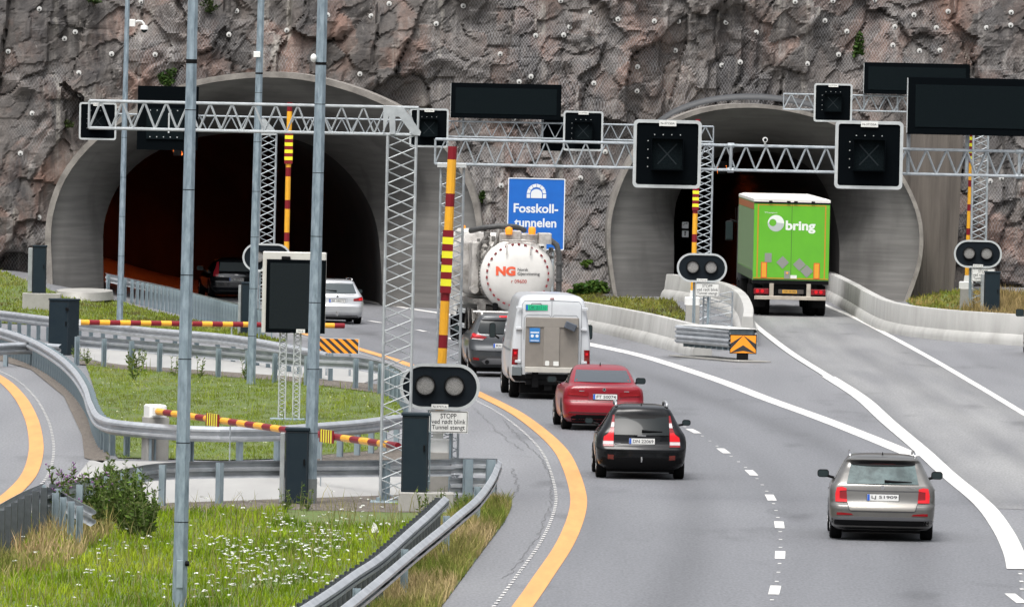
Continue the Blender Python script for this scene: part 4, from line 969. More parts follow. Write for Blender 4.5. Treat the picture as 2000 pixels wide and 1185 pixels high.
# ------------------------------------------------------------------ the pale display cabinet on twin lattice posts
p = G(565, 822); d = p.y; s = F / d; cs = W(565, 570, d)
VM = thing('display_cabinet', 'pale framed display cabinet with a dark screen on two lattice legs', 'display cabinet', p)
x0, x1 = W(512, 570, d).x - p.x, W(636, 570, d).x - p.x; z1, z0 = W(565, 492, d).z - p.z, W(565, 650, d).z - p.z
MB().bbox((x0, 0, z0), (x1, .35, z1), .02).build('case', mat('pale_case', (.50, .49, .45), .5, noise=(4, (.43, .42, .385), .3, .7)), VM)
MB().box((x0 + .09, -.03, z0 - .0), (x1 + .0, -.002, z1 - .17)).build('bezel', black_panel, VM)
MB().box((x0 + .17, -.038, z0 + .09), (x1 - .08, -.032, z1 - .25)).build('screen', mat('vms_screen', (.011, .015, .017), .5, spec=.1, noise=(90, (.007, .01, .0115), .4, .6)), VM)
b = MB(); b.bbox((x0 + .78, -.045, z0 + .005), (x0 + .98, -.039, z0 + .09), .003); b.cur = 1; b.text('N-2', x0 + .82, z0 + .03, x0 + .94, z0 + .07, -.0465, .01); b.build('id_plate', [white_plate, ink], VM)
for k, z in enumerate((z1 - .14, z1 - .4, z1 - .9, z0 + .2)): MB().bbox((x0 - .012, .02, z), (x0 - .001, .10, z + .05), .003).build('hinge', galv_dull, VM)
MB().bbox((x0 + .42, -.045, z1 - .165), (x0 + .62, -.003, z1 - .10), .01).build('latch', dark_pl, VM)
for x in ((x0 + x1) / 2 - .22, (x0 + x1) / 2 + .10):
    b = MB(); lattice(b, x, .18, 0, .15, .15, z0 + .02, 12, .015, .008); b.build('lattice_leg', sign_grey, VM)
MB().bbox(((x0 + x1) / 2 - .48, -.02, -.05), ((x0 + x1) / 2 + .3, .4, .06)).build('foot_plate', galv_dull, VM)

# ------------------------------------------------------------------ hazard signs, crash cushion, blue tunnel sign
def striped(b, w_, h_, n, y, slope=1.0):                          # diagonal black/orange stripes clipped to a rectangle
    def clip(poly, axis, lim, keep_less):
        out = []
        for (p, q) in zip(poly, poly[1:] + poly[:1]):
            ip = (p[axis] <= lim) == keep_less; iq = (q[axis] <= lim) == keep_less
            if ip: out.append(p)
            if ip != iq: t = (lim - p[axis]) / (q[axis] - p[axis]); out.append((p[0] + t * (q[0] - p[0]), p[1] + t * (q[1] - p[1])))
        return out
    st = (w_ + h_ * slope) / n
    for i in range(n):
        a = -h_ * slope + i * st; poly = [(a + h_ * slope, 0), (a + h_ * slope + st, 0), (a + st, h_), (a, h_)]
        for ax, lim, kl in ((0, 0, False), (0, w_, True)):
            if poly: poly = clip(poly, ax, lim, kl)
        if len(poly) > 2: b.cur = i % 2; b.add([(x, y, z) for x, z in poly], [tuple(range(len(poly)))])
p = G(660, 735); d = p.y; a_, c_ = W(622, 690, d), W(702, 661, d)
t = thing('hazard_sign', 'orange and black diagonal striped hazard board behind the guard rail posts', 'hazard sign', p); o = p
MB().box((a_.x - o.x, 0, a_.z - o.z), (c_.x - o.x, .03, c_.z - o.z)).build('board', sign_grey, t)
b = MB(); striped(b, c_.x - a_.x - .05, c_.z - a_.z - .04, 13, -.003, 1.1); q = b.build('stripes', [orange, ink], t); q.location = (a_.x - o.x + .025, 0, a_.z - o.z + .02)
b = MB(); b.cyl((-.3, .06, 0), (-.3, .06, c_.z - o.z - .05), .03, 8); b.cyl((.3, .06, 0), (.3, .06, c_.z - o.z - .05), .03, 8); b.build('support_post', galv, t)

pn = G(1450, 706); pf = G(1352, 697); d = pn.y
CC = thing('crash_cushion', 'grey corrugated crash cushion with an orange and black chevron board at the barrier nose', 'crash cushion', pn)
a_, c_ = W(1425, 690, d), W(1478, 654, d); ox = pn
MB().box((a_.x - ox.x, 0, a_.z - ox.z), (c_.x - ox.x, .06, c_.z - ox.z)).build('nose_plate', dark_pl, CC)
W_, H_ = c_.x - a_.x, c_.z - a_.z; b = MB(); xa = a_.x - ox.x; za = a_.z - ox.z
b.cur = 0; b.add([(xa + .02, -.004, za + .02), (xa + W_ - .02, -.004, za + .02), (xa + W_ - .02, -.004, za + H_ - .02), (xa + .02, -.004, za + H_ - .02)], [(0, 1, 2, 3)])
b.cur = 1; hw = W_ / 2
for z0_ in (-.22, .22):
    for sx in (-1, 1):
        P = [(0, z0_ + .30), (0, z0_ + .46), (sx * (hw - .02), z0_ + .46 - .40), (sx * (hw - .02), z0_ + .30 - .40)]
        P = [(x, min(max(z, .02), H_ - .02)) for x, z in P]; b.add([(xa + hw + x, -.008, za + z) for x, z in P], [(0, 1, 2, 3) if sx < 0 else (3, 2, 1, 0)])
b.build('chevrons', [orange, ink], CC)
dv = pf - pn; dv.z = 0; L = dv.length; dn = dv.normalized(); rr = Vector((dn.y, -dn.x, 0))
for k, off in ((0, -1), (1, 1)):
    b = MB()
    for rz_ in (.52, .78):
        rings = []
        for i in range(13):
            f = i / 12; c = dn * (L * f) + rr * off * (-.36 - .12 * f) * -1 * (1 if True else 0) + Vector((0, .1, rz_ + .0 * f))
            rings.append([c + rr * off * (a * 1.0) + Vector((0, 0, u)) for a, u in wprof(.26, .07)] + [c + rr * off * (a - .006) + Vector((0, 0, u)) for a, u in reversed(wprof(.26, .07))])
        b.loft(rings)
    fix_normals(b.build('side_rail', rail_top, CC, smooth='a'))
b = MB()
for i in range(9):
    c = dn * (L * (i + .3) / 9); P = [c + rr * .38 + Vector((0, .1, .3)), c - rr * .38 + Vector((0, .1, .3)), c - rr * .38 + Vector((0, .1, .88)), c + rr * .38 + Vector((0, .1, .88))]
    b.loft([P, [q + dn * .05 for q in P]])
fix_normals(b.build('diaphragms', galv_dull, CC))
b = MB(); b.box((-.16, .0, 0), (.16, .25, .33)); b.box((-.35, -.05, .0), (.35, .3, .04)); b.build('front_leg', dark_pl, CC)
b = MB(); P = [dn * -.9 + rr * .5, dn * -.9 - rr * .5, dn * (L + .3) - rr * .6, dn * (L + .3) + rr * .6]; b.loft([[q + Vector((0, 0, .016)) for q in P], [q + Vector((0, 0, .045)) for q in P]]); fix_normals(b.build('base_slab', conc, CC))
b = MB(); P = [dn * .0 + rr * .45, dn * .0 - rr * .45, dn * L - rr * .5, dn * L + rr * .5]; b.loft([[q + Vector((0, .1, .90)) for q in P], [q + Vector((0, .1, .915)) for q in P]]); fix_normals(b.build('top_cover', white_plate, CC))

d = 347.0; a_, c_ = W(991, 482, d), W(1103, 348, d); m_ = W(1047, 415, d); wd, ht = 112 * d / F, 140 * d / F; zg = gz(m_.x, d)
BS = thing('tunnel_sign', 'blue tunnel name sign with a white arch symbol between the two tunnels', 'road sign', (m_.x, d, zg)); zc = W(1047, 348, d).z - zg
blue = mat('sign_blue', (.0055, .115, .46), .4, noise=(3, (.004, .10, .41), .3, .7)); whr = mat('sign_white', (.62, .64, .65), .4)
MB().slab(rrect(-wd / 2, zc - ht, wd / 2, zc, .05), 0, .04).build('panel', blue, BS)
b = MB(); b.ring(rrect(-wd / 2, zc - ht, wd / 2, zc, .05), rrect(-wd / 2 + .035, zc - ht + .035, wd / 2 - .035, zc - .035, .03), -.012, -.001); b.build('border', whr, BS)
b = MB(); k = d / F; cz = zc - (387 - 348) * k
for i in range(6):                                                # arch of stones
    a0, a1 = rad(180 - i * 30 - (1.6)), rad(180 - (i + 1) * 30 + 1.6); ro, ri = 19 * k, 12.5 * k; zb_ = cz + 9 * k
    b.slab([(ro * math.cos(a0), zb_ + ro * math.sin(a0)), (ri * math.cos(a0), zb_ + ri * math.sin(a0)), (ri * math.cos(a1), zb_ + ri * math.sin(a1)), (ro * math.cos(a1), zb_ + ro * math.sin(a1))], -.008, -.001)
for sx in (-1, 1): b.slab([(sx * 12.5 * k, cz), (sx * 19 * k, cz), (sx * 19 * k, cz + 8 * k), (sx * 12.5 * k, cz + 8 * k)], -.008, -.001)
ai = [(-11 * k, cz), (11 * k, cz)] + [(11 * k * math.cos(rad(t_)), cz + 8 * k + 9.5 * k * math.sin(rad(t_))) for t_ in range(0, 181, 15)]; b.slab(ai, -.008, -.001)
fix_normals(b.build('tunnel_symbol', whr, BS))
b = MB(); b.text('Fosskoll-', -44 * k, zc - (416 - 348) * k, 43 * k, zc - (398 - 348) * k, -.004, .025); b.text('tunnelen', -42 * k, zc - (444 - 348) * k, 40 * k, zc - (426 - 348) * k, -.004, .025); b.build('lettering', whr, BS)
b = MB()
for sx in (-.6, .6): b.cyl((sx, .10, -.1), (sx, .10, zc - .1), .045, 10)
b.build('support_post', galv, BS)
# two little white signs by the narrower tunnel's left wall
for (x0, y0, x1, y1, lab, kind) in ((1332, 431, 1345, 446, 'small white arrow sign on the left wall of the narrower tunnel, upper one', 0), (1332, 448, 1345, 463, 'small white telephone sign on the left wall of the narrower tunnel, lower one', 1)):
    d = 373.2; a_, c_ = W(x0, y1, d), W(x1, y0, d); t = thing('wall_sign', lab, 'sign', (a_.x, d, a_.z)); s_ = c_.x - a_.x; MB().slab(rrect(0, 0, s_, s_, .02), 0, .03).build('plate', whr, t)
    b = MB()
    if kind == 0: b.tube([(.05, -.006, .1), (.07, -.006, .16), (.17, -.006, .19)], .012, 4); b.add([(.16, -.008, .15), (.21, -.008, .19), (.16, -.008, .22)], [(0, 1, 2)])
    else: b.box((.09, -.006, .05), (.13, -.001, .18)); b.box((.08, -.006, .17), (.15, -.001, .21))
    b.build('symbol', ink, t)
# small camera on the near gantry
t = thing('traffic_camera', 'small white camera on the near gantry between the two big lane signals', 'camera', Vector((W(1494, 272, GT2_y).x, GT2_y, GT2_zt)))
MB().cyl((0, -.2, 0), (0, -.2, .10), .02, 8).build('stalk', white_gl, t); b = MB(); b.lathe([(-.08, 0), (-.08, .045), (.06, .05), (.07, 0)], 12, 'y', (0, -.22, .12)); b.build('body', white_gl, t, smooth='a')
MB().lathe([(-.085, 0), (-.085, .03), (-.08, .03)], 10, 'y', (0, -.22, .12)).build('lens', glass, t)
# concrete plinth by the left portal and litter
p = G(165, 580); t = MB(); t.lathe([(0, 1.05), (.22, .98), (.24, .0)], 20, 'z'); o = t.build('concrete_apron', conc, None, 'a', p - Vector((0, 0, .05))); o.scale = (1.0, 4.0, 1.3); tag(o, 'rounded pale concrete apron at the foot of the wide tunnel\'s left wall', 'concrete apron')
p = G(731, 1042); b = MB(); b.add([(-.07, 0, 0), (.09, .02, 0), (.05, .1, .0), (-.05, .1, 0), (-.02, .04, .20), (.03, .06, .16)], [(0, 1, 5, 4), (1, 2, 5), (2, 3, 4, 5), (3, 0, 4), (0, 3, 2, 1)]); o = b.build('crumpled_paper', white_plate, loc=p); tag(o, 'crumpled white paper lying in the foreground grass', 'litter')
# ------------------------------------------------------------------ vehicles
def paint(name, col, metal=.35, rough=.28, coat=.8, flake=None, spec=.35):
    return mat(name, col, rough, metal, spec=spec, coat=coat, noise=(2.5, flake or tuple(c * .86 for c in col), .35, .7))
def slices(keys, nz=70):
    K = np.array(keys, float); zk = K[:, 0]; z = np.unique(np.concatenate([np.linspace(zk[0], zk[-1], nz), zk])); out = [z]
    for c in range(1, K.shape[1]):
        y = K[:, c]; d = np.diff(y) / np.diff(zk); mslope = np.zeros(len(y)); mslope[0], mslope[-1] = d[0], d[-1]
        for i in range(1, len(y) - 1): mslope[i] = 0 if d[i - 1] * d[i] <= 0 else 2 * d[i - 1] * d[i] / (d[i - 1] + d[i])
        i = np.clip(np.searchsorted(zk, z) - 1, 0, len(zk) - 2); h = zk[i + 1] - zk[i]; t = (z - zk[i]) / h
        out.append((2 * t ** 3 - 3 * t ** 2 + 1) * y[i] + (t ** 3 - 2 * t ** 2 + t) * h * mslope[i] + (-2 * t ** 3 + 3 * t ** 2) * y[i + 1] + (t ** 3 - t ** 2) * h * mslope[i + 1])
    return np.stack(out, 1)
def outline(hw, yr, yf, cr, bul, taper=.07):
    """half plan outline, rear centre to front centre"""
    P = []; L = yf - yr; cr = min(cr, hw * .9); cry = min(cr * 1.25, L * .3)
    for i in range(9): x = (hw - cr) * i / 8; P.append((x, yr + bul * (x / hw) ** 2))
    yb = yr + bul * ((hw - cr) / hw) ** 2
    for i in range(1, 8): t = math.pi / 2 * i / 7; P.append((hw - cr + cr * math.sin(t), yb + cry * (1 - math.cos(t))))
    ya, yz = yb + cry, yf - min(.5, L * .25)
    for i in range(1, 15):
        t = i / 14; P.append((hw * (1 - taper * max(0, t - .35) ** 2 / .42), ya + (yz - ya) * t))
    hx = P[-1][0]; cf = min(.4, hx * .6)
    for i in range(1, 8): t = math.pi / 2 * i / 7; P.append((hx - cf * (1 - math.cos(t)), yz + (yf - yz) * .75 * math.sin(t)))
    xe = P[-1][0]; ye = P[-1][1]
    for i in range(1, 6): t = i / 5; P.append((xe * (1 - t), ye + (yf - ye) * math.sin(t * math.pi / 2)))
    return P
class Vehicle:
    def __init__(s, name, label, cat, px, py, head, keys, pm, scale=1.0, taper=.07, group='vehicles on the main carriageway'):
        p = G(px, py); s.t = thing(name, label, cat, p, rad(-head), group); s.t.scale = (scale,) * 3
        S = slices(keys); rings = []
        for z, hw, yr, yf, cr, bul in S:
            h = outline(hw, yr, yf, cr, bul, taper); full = h + [(-x, y) for x, y in reversed(h[1:-1])]; rings.append([(x, y, z) for x, y in full])
        b = MB(); b.loft(rings, True); s.body = fix_normals(b.build('body', pm, s.t, smooth='a'))
        hw_ = float(np.max(S[:, 1])); ub = MB(); ub.bbox((-hw_ * .74, .55, .135), (hw_ * .74, keys[1][3] - .5, keys[0][0] + .1), .02); ub.build('underbody_shade_box', dark_pl, s.t)  # low black floor added to deepen the shade under the car
        bm = bmesh.new(); bm.from_mesh(s.body.data); s.bvh = BVHTree.FromBMesh(bm); bm.free(); s.pm = pm
    def patch(s, name, poly, m, view='rear', off=.006, res=.05, parent=None, skirt=.012, bvh=None, smooth=True, flat=False):
        bvh = bvh or s.bvh; pts = []; n = len(poly)
        for i in range(n):
            a, b_ = Vector(poly[i]), Vector(poly[(i + 1) % n]); k = max(1, int((b_ - a).length / res))
            for j in range(k): pts.append(a.lerp(b_, j / k))
        m_ = len(pts); edges = [(i, (i + 1) % m_) for i in range(m_)]
        x0, x1 = min(p.x for p in pts), max(p.x for p in pts); z0, z1 = min(p.y for p in pts), max(p.y for p in pts)
        for x in np.arange(x0 + res * .5, x1, res):
            for z in np.arange(z0 + res * .5, z1, res): pts.append(Vector((x, z)))
        o, eg, fc, *_ = geometry.delaunay_2d_cdt(pts, edges, [list(range(m_))], 1, 1e-5)
        V = []; ok = []
        D = {'rear': Vector((0, 1, 0)), 'left': Vector((1, 0, 0)), 'right': Vector((-1, 0, 0)), 'top': Vector((0, 0, -1))}[view]
        for p in o:
            org = {'rear': Vector((p.x, -6, p.y)), 'left': Vector((-6, p.x, p.y)), 'right': Vector((6, p.x, p.y)), 'top': Vector((p.x, p.y, 9))}[view]
            h = bvh.ray_cast(org, D)
            if h[0] is None: h = bvh.find_nearest(org + D * 6)
            V.append(h[0] - D * off)
        if flat:                                                   # one smooth sheet of glass, bowed only slightly
            A = np.array([(1, v.z, v.z ** 2, v.x ** 2) for v in V]); yv = np.array([v.y for v in V]); cf = np.linalg.lstsq(A, yv, rcond=None)[0]; ft = A @ cf
            sh = max(0.0, float((ft - yv).max())) * .8
            for v, y in zip(V, ft): v.y = y - sh
            skirt = max(skirt, 2.2 * sh + .012)
        b = MB(); fs = []
        for f in fc:
            nrm = (V[f[1]] - V[f[0]]).cross(V[f[2]] - V[f[0]]); fs.append(tuple(f) if nrm.dot(D) < 0 else tuple(reversed(f)))
        b.add(V, fs)
        cnt = {}
        for f in fs:
            for i in range(len(f)): e = (f[i], f[(i + 1) % len(f)]); cnt[e] = 1
        for (i, j) in list(cnt):
            if (j, i) not in cnt: b.add([V[i], V[j], V[j] + D * skirt, V[i] + D * skirt], [(1, 0, 3, 2)])
        return b.build(name, m, parent or s.t, smooth='a' if smooth else False)
    def both(s, name, poly, m, **k):
        a = s.patch(name, poly, m, **k); c = s.patch(name, [(-x, z) for x, z in reversed(poly)], m, **k); return a, c
    def wheels(s, ya, yb, r, track, wd=.21):
        for y in (ya, yb):
            for sx in (-1, 1):
                x = sx * (track - wd / 2); b = MB(); h = wd / 2
                b.lathe([(-h, r * .62), (-h, r * .88), (-h * .85, r * .97), (-h * .5, r), (h * .5, r), (h * .85, r * .97), (h, r * .88), (h, r * .62)], 28, 'x', caps=False); w_ = b.build('wheel', rubber, s.t, smooth='a', loc=(x, y, r))
                b = MB(); hh = h * .9 * sx; b.lathe([(hh, .0), (hh * .9, r * .15), (hh * .75, r * .5), (hh, r * .64), (0, r * .64)], 20, 'x')
                for k in range(5): a = math.tau * k / 5; b.box((hh - .012, -.03, .05), (hh + .006, .03, r * .6), Matrix.Rotation(a, 3, 'X'))
                b.build('rim', rim_m, w_, smooth='a')
        for y in (ya, yb):
            arch = [(y + (r + .07) * math.cos(rad(a)), r + (r + .07) * math.sin(rad(a))) for a in range(-20, 201, 12)]
            for v in ('left', 'right'): s.patch('wheel_arch_shade', arch, dark_pl, v, .002)  # black patch stands in for the shade inside the wheel opening
    def plate(s, x0, z0, x1, z1, text, green=False, y=None, m=None, ink_=None):
        h = s.bvh.ray_cast(Vector(((x0 + x1) / 2, -6, (z0 + z1) / 2)), Vector((0, 1, 0))); y = (h[0].y if h[0] else 0) - .022 if y is None else y
        b = MB(); b.cur = 0; b.box((x0, y, z0), (x1, y + .03, z1)); b.cur = 1; e = (x1 - x0) * .085; b.box((x0 + .003, y - .002, z0 + .003), (x0 + e, y - .0005, z1 - .003))
        b.cur = 2; H_ = z1 - z0; b.text(text, x0 + e + .03, z0 + H_ * .2, x1 - .025, z1 - H_ * .2, y - .003, .012)
        b.box((x0 - .008, y + .004, z0 - .008), (x1 + .008, y + .028, z1 + .008)); return b.build('number_plate', [m or plate_w, plate_b, ink_ or ink], s.t)
    def mirror(s, x, y, z, w_=.2, h_=.14, m=dark_pl):
        for sx in (-1, 1):
            b = MB(); cx = sx * x; b.loft([[(cx + a, y + .14, z + b_) for a, b_ in rrect(-w_ * .3, -h_ * .3, w_ * .3, h_ * .3, .03)], [(cx + a, y + .06, z + b_) for a, b_ in rrect(-w_ / 2, -h_ / 2, w_ / 2, h_ / 2, .05)], [(cx + a, y, z + b_) for a, b_ in rrect(-w_ / 2, -h_ / 2, w_ / 2, h_ / 2, .05)]])
            b.cyl((cx - sx * w_ * .3, y + .05, z - h_ * .3), (cx - sx * (w_ * .5 + .1), y + .05, z - h_ * .55), .025, 6); o = fix_normals(b.build('mirror', m, s.t, smooth='a'))
            b = MB(); b.slab([(cx + a, z + b_) for a, b_ in rrect(-w_ / 2 + .012, -h_ / 2 + .012, w_ / 2 - .012, h_ / 2 - .012, .04)], y - .006, y - .001); b.build('mirror_glass', mirror_m, o)
    def line(s, pts, w_=.012, m=None, view='rear', name='shut_line', parent=None):
        """a thin seam following the surface"""
        L = []; R_ = []
        P = [Vector(p) for p in pts]
        for i, p in enumerate(P):
            d = (P[min(i + 1, len(P) - 1)] - P[max(i - 1, 0)]).normalized(); q = Vector((-d.y, d.x)) * w_ / 2; L.append(tuple(p + q)); R_.append(tuple(p - q))
        return s.patch(name, L + R_[::-1], m or ink, view, .004, .06, parent, .006)
    def rails(s, x, y0, y1, z, m=chrome, r=.018, drop=.05):
        for sx in (-1, 1): b = MB(); b.tube([(sx * x, y0, z - drop), (sx * x, y0 + .06, z), (sx * x * .99, (y0 + y1) / 2, z + .015), (sx * x * .97, y1 - .1, z - .01), (sx * x * .97, y1, z - drop)], r, 8); b.build('roof_rail', m, s.t, smooth=True)
    def fin(s, y, z, h_=.06): b = MB(); b.loft([[(-.015, y, z), (.015, y, z), (.015, y + .14, z), (-.015, y + .14, z)], [(-.004, y + .02, z + h_), (.004, y + .02, z + h_), (.004, y + .06, z + h_ * .9), (-.004, y + .06, z + h_ * .9)]]); fix_normals(b.build('antenna', dark_pl, s.t))
    def wiper(s, x0, z0, x1, z1, m=dark_pl):
        h0 = s.bvh.ray_cast(Vector((x0, -6, z0)), Vector((0, 1, 0)))[0]; h1 = s.bvh.ray_cast(Vector((x1, -6, z1)), Vector((0, 1, 0)))[0]
        b = MB(); b.tube([h0 + Vector((0, -.035, 0)), h0.lerp(h1, .4) + Vector((0, -.04, 0)), h1 + Vector((0, -.02, 0))], [.028, .018, .007], 6); b.build('wiper', m, s.t, smooth=True)
    def badge(s, x, z, w_, h_, m=chrome, round_=True, name='badge'):
        h = s.bvh.ray_cast(Vector((x, -6, z)), Vector((0, 1, 0)))[0]; y = h.y - .012
        P = [(x + w_ / 2 * math.cos(a), z + h_ / 2 * math.sin(a)) for a in [math.tau * k / 18 for k in range(18)]] if round_ else rrect(x - w_ / 2, z - h_ / 2, x + w_ / 2, z + h_ / 2, h_ * .3)
        b = MB(); b.slab(P, y, y + .03); return fix_normals(b.build(name, m, s.t))
    def word(s, body, x0, z0, x1, z1, m=chrome, dy=-.012, name='lettering', bold=.01):
        h = s.bvh.ray_cast(Vector(((x0 + x1) / 2, -6, (z0 + z1) / 2)), Vector((0, 1, 0)))[0]; b = MB(); b.text(body, x0, z0, x1, z1, h.y + dy, bold); return b.build(name, m, s.t)
    def sidewin(s, pts, m=None):
        for v in ('left', 'right'): s.patch('side_window', pts, m or glass, v, .004, .08)
mirror_m = mat('mirror_glass', (.022, .034, .036), .15, .3)
def mirrored(p): return [(-x, z) for x, z in reversed(p)]

# -- grey-beige estate in the right lane
V = Vehicle('estate_car', 'silver-beige estate car alone in the right lane, nearest to the camera', 'car', 1722, 1057.5, 1.0, [
    (.19, .78, .20, 4.35, .25, .06), (.27, .86, .06, 4.55, .22, .08), (.40, .895, .0, 4.63, .20, .09), (.54, .902, .0, 4.64, .2, .10), (.60, .905, .015, 4.62, .2, .10), (.655, .905, .07, 4.58, .17, .10), (.72, .904, .10, 4.5, .14, .09), (.88, .895, .135, 4.25, .13, .085),
    (.95, .87, .155, 3.75, .13, .085), (1.0, .835, .19, 3.35, .13, .08), (1.15, .755, .32, 2.95, .12, .08), (1.28, .685, .44, 2.6, .11, .08), (1.335, .655, .46, 2.42, .10, .09), (1.385, .62, .42, 2.3, .10, .10), (1.42, .58, .50, 2.15, .12, .12), (1.445, .50, .66, 2.0, .14, .14), (1.46, .34, .85, 1.8, .14, .1)],
    paint('beige_silver_paint', (.118, .114, .106), .5, .3, .6))
V.patch('rear_window', [(-.62, .985), (.62, .985), (.605, 1.03), (.55, 1.305), (-.55, 1.305), (-.605, 1.03)], glass_teal, flat=True)
V.patch('spoiler_lip', [(-.52, 1.30), (-.3, 1.285), (.3, 1.285), (.52, 1.30), (.56, 1.33), (.40, 1.36), (-.40, 1.36), (-.56, 1.33)], dark_pl, off=.03, skirt=.05)
V.patch('brake_light', [(-.22, 1.315), (.22, 1.315), (.22, 1.345), (-.22, 1.345)], mat('high_brake_light', (.06, .004, .006), .2), off=.035)
tl = [(-.80, .67), (-.605, .67), (-.62, .90), (-.70, .925), (-.785, .915), (-.805, .8)]
cshape = [(-.805, .67), (-.605, .67), (-.607, .715), (-.735, .725), (-.735, .855), (-.62, .865), (-.62, .905), (-.70, .927), (-.785, .915), (-.81, .8)]
for pl, cp in ((tl, cshape), (mirrored(tl), mirrored(cshape))):
    a = V.patch('tail_light', pl, tail_red, off=.010, res=.03); V.patch('lit_band', cp, tail_lit, off=.018, res=.03, parent=a)
V.line([(-.60, .66), (-.57, .535), (-.53, .515), (.53, .515), (.57, .535), (.60, .66)], .014); V.line([(-.62, .865), (-.42, .862), (.42, .862), (.62, .865)], .016)
V.patch('hatch_recess', [(-.60, .66), (-.55, .53), (.55, .53), (.60, .66)], mat('pale_beige', (.19, .178, .158), .4, .5, coat=.6), off=.004)  # flat patch in a paler beige than the body
V.plate(-.265, .70, .275, .81, 'LJ 51909'); V.badge(.0, .925, .075, .075); V.word('SCOUT', .40, .905, .56, .935)
V.patch('lower_bumper', [(-.80, .40), (.80, .40), (.88, .38), (.86, .24), (.60, .2), (-.60, .2), (-.86, .24), (-.88, .38)], dark_pl, off=.006)
V.patch('bumper_trim', [(-.84, .365), (.84, .365), (.85, .40), (.6, .425), (-.6, .425), (-.85, .40)], mat('grey_trim', (.07, .07, .075), .45), off=.012)
V.both('reflector', [(-.78, .445), (-.50, .45), (-.53, .475), (-.70, .49), (-.78, .488)], tail_red, off=.01)
V.wiper(.03, 1.03, .50, 1.02); V.mirror(.99, 2.75, 1.05, .20, .135); V.rails(.56, .75, 2.6, 1.475); V.fin(.85, 1.452, .06); V.wheels(.95, 3.63, .32, .885)
V.sidewin([(.75, 1.02), (2.9, 1.0), (2.3, 1.34), (1.0, 1.34)])
for sx in (-1, 1): MB().box((sx * .90 - .02, 1.4, .83), (sx * .90 + .03, 1.62, .855)).build('door_handle', chrome, V.t)
b = MB()                                                           # rear glass is opaque

# -- black estate
blackp = paint('black_paint', (.0035, .004, .005), .0, .22, .30, (.005, .0055, .006), .1)
V = Vehicle('estate_car', 'black estate car with tall red lamps beside its rear window, ahead of the beige one', 'car', 1252, 937, -1.2, [
    (.20, .74, .20, 4.25, .25, .06), (.30, .83, .06, 4.40, .22, .09), (.45, .868, .0, 4.50, .22, .10), (.58, .88, .0, 4.5, .22, .11), (.63, .885, .03, 4.48, .2, .11), (.70, .883, .085, 4.4, .17, .10), (.82, .87, .12, 4.2, .16, .10),
    (.90, .84, .14, 3.7, .16, .10), (.97, .79, .175, 3.3, .16, .10), (1.10, .71, .27, 2.9, .14, .10), (1.25, .63, .38, 2.5, .13, .10), (1.32, .59, .40, 2.3, .13, .11), (1.38, .545, .44, 2.15, .13, .12), (1.42, .47, .58, 2.0, .14, .14), (1.445, .34, .8, 1.8, .14, .1)], blackp)
V.patch('rear_window', [(-.535, .875), (.535, .875), (.525, 1.26), (-.525, 1.26)], glass, off=.008, flat=True)
V.patch('spoiler_lip', [(-.46, 1.19), (.46, 1.19), (.52, 1.27), (-.52, 1.27)], dark_pl, off=.025, skirt=.04)
t_all = [(-.755, .65), (-.55, .65), (-.545, .90), (-.53, 1.255), (-.565, 1.25), (-.61, 1.0), (-.655, .90), (-.74, .84)]
t_lit = [(-.75, .755), (-.55, .755), (-.547, .92), (-.625, .93), (-.66, .89), (-.74, .83)]; t_clr = [(-.755, .69), (-.55, .69), (-.55, .75), (-.752, .75)]; t_up = [(-.605, 1.02), (-.54, 1.02), (-.535, 1.11), (-.585, 1.11)]
for f in (lambda p: p, mirrored):
    a = V.patch('tail_light', f(t_all), tail_red, off=.016, res=.03); V.patch('lit_lens', f(t_lit), tail_lit, off=.022, res=.03, parent=a); V.patch('clear_lens', f(t_clr), tail_clear, off=.022, res=.03, parent=a); V.patch('clear_lens', f(t_up), tail_clear, off=.022, res=.03, parent=a)
V.plate(-.245, .70, .255, .81, 'DN 22069'); V.word('OLVO', -.08, .855, .085, .875) if False else V.badge(.0, .862, .17, .022, chrome, False)
V.badge(-.47, .705, .12, .018, chrome, False)
V.line([(-.54, .65), (-.52, .55), (-.5, .53), (.5, .53), (.52, .55), (.54, .65)], .012, dark_pl)
V.patch('lower_bumper', [(-.76, .44), (.76, .44), (.82, .34), (.75, .21), (-.75, .21), (-.82, .34)], dark_pl, off=.006)
V.both('reflector', [(-.66, .40), (-.54, .39), (-.54, .48), (-.66, .49)], mat('dark_reflector', (.09, .012, .008), .25), off=.01)
V.wiper(.0, .955, .40, .945); V.mirror(.965, 2.65, 1.05, .17, .115); V.rails(.50, .65, 2.3, 1.48, mat('alu_rail', (.35, .36, .37), .4, .6), .028, .07); V.fin(.75, 1.432, .05); V.wheels(.88, 3.52, .315, .865)
b = MB(); b.tube([(0, -.03, .36), (0, -.06, .40), (0, -.06, .455)], .02, 8); b.build('tow_bar', chrome, V.t)
V.sidewin([(.7, .98), (2.9, .96), (2.2, 1.27), (.85, 1.27)])

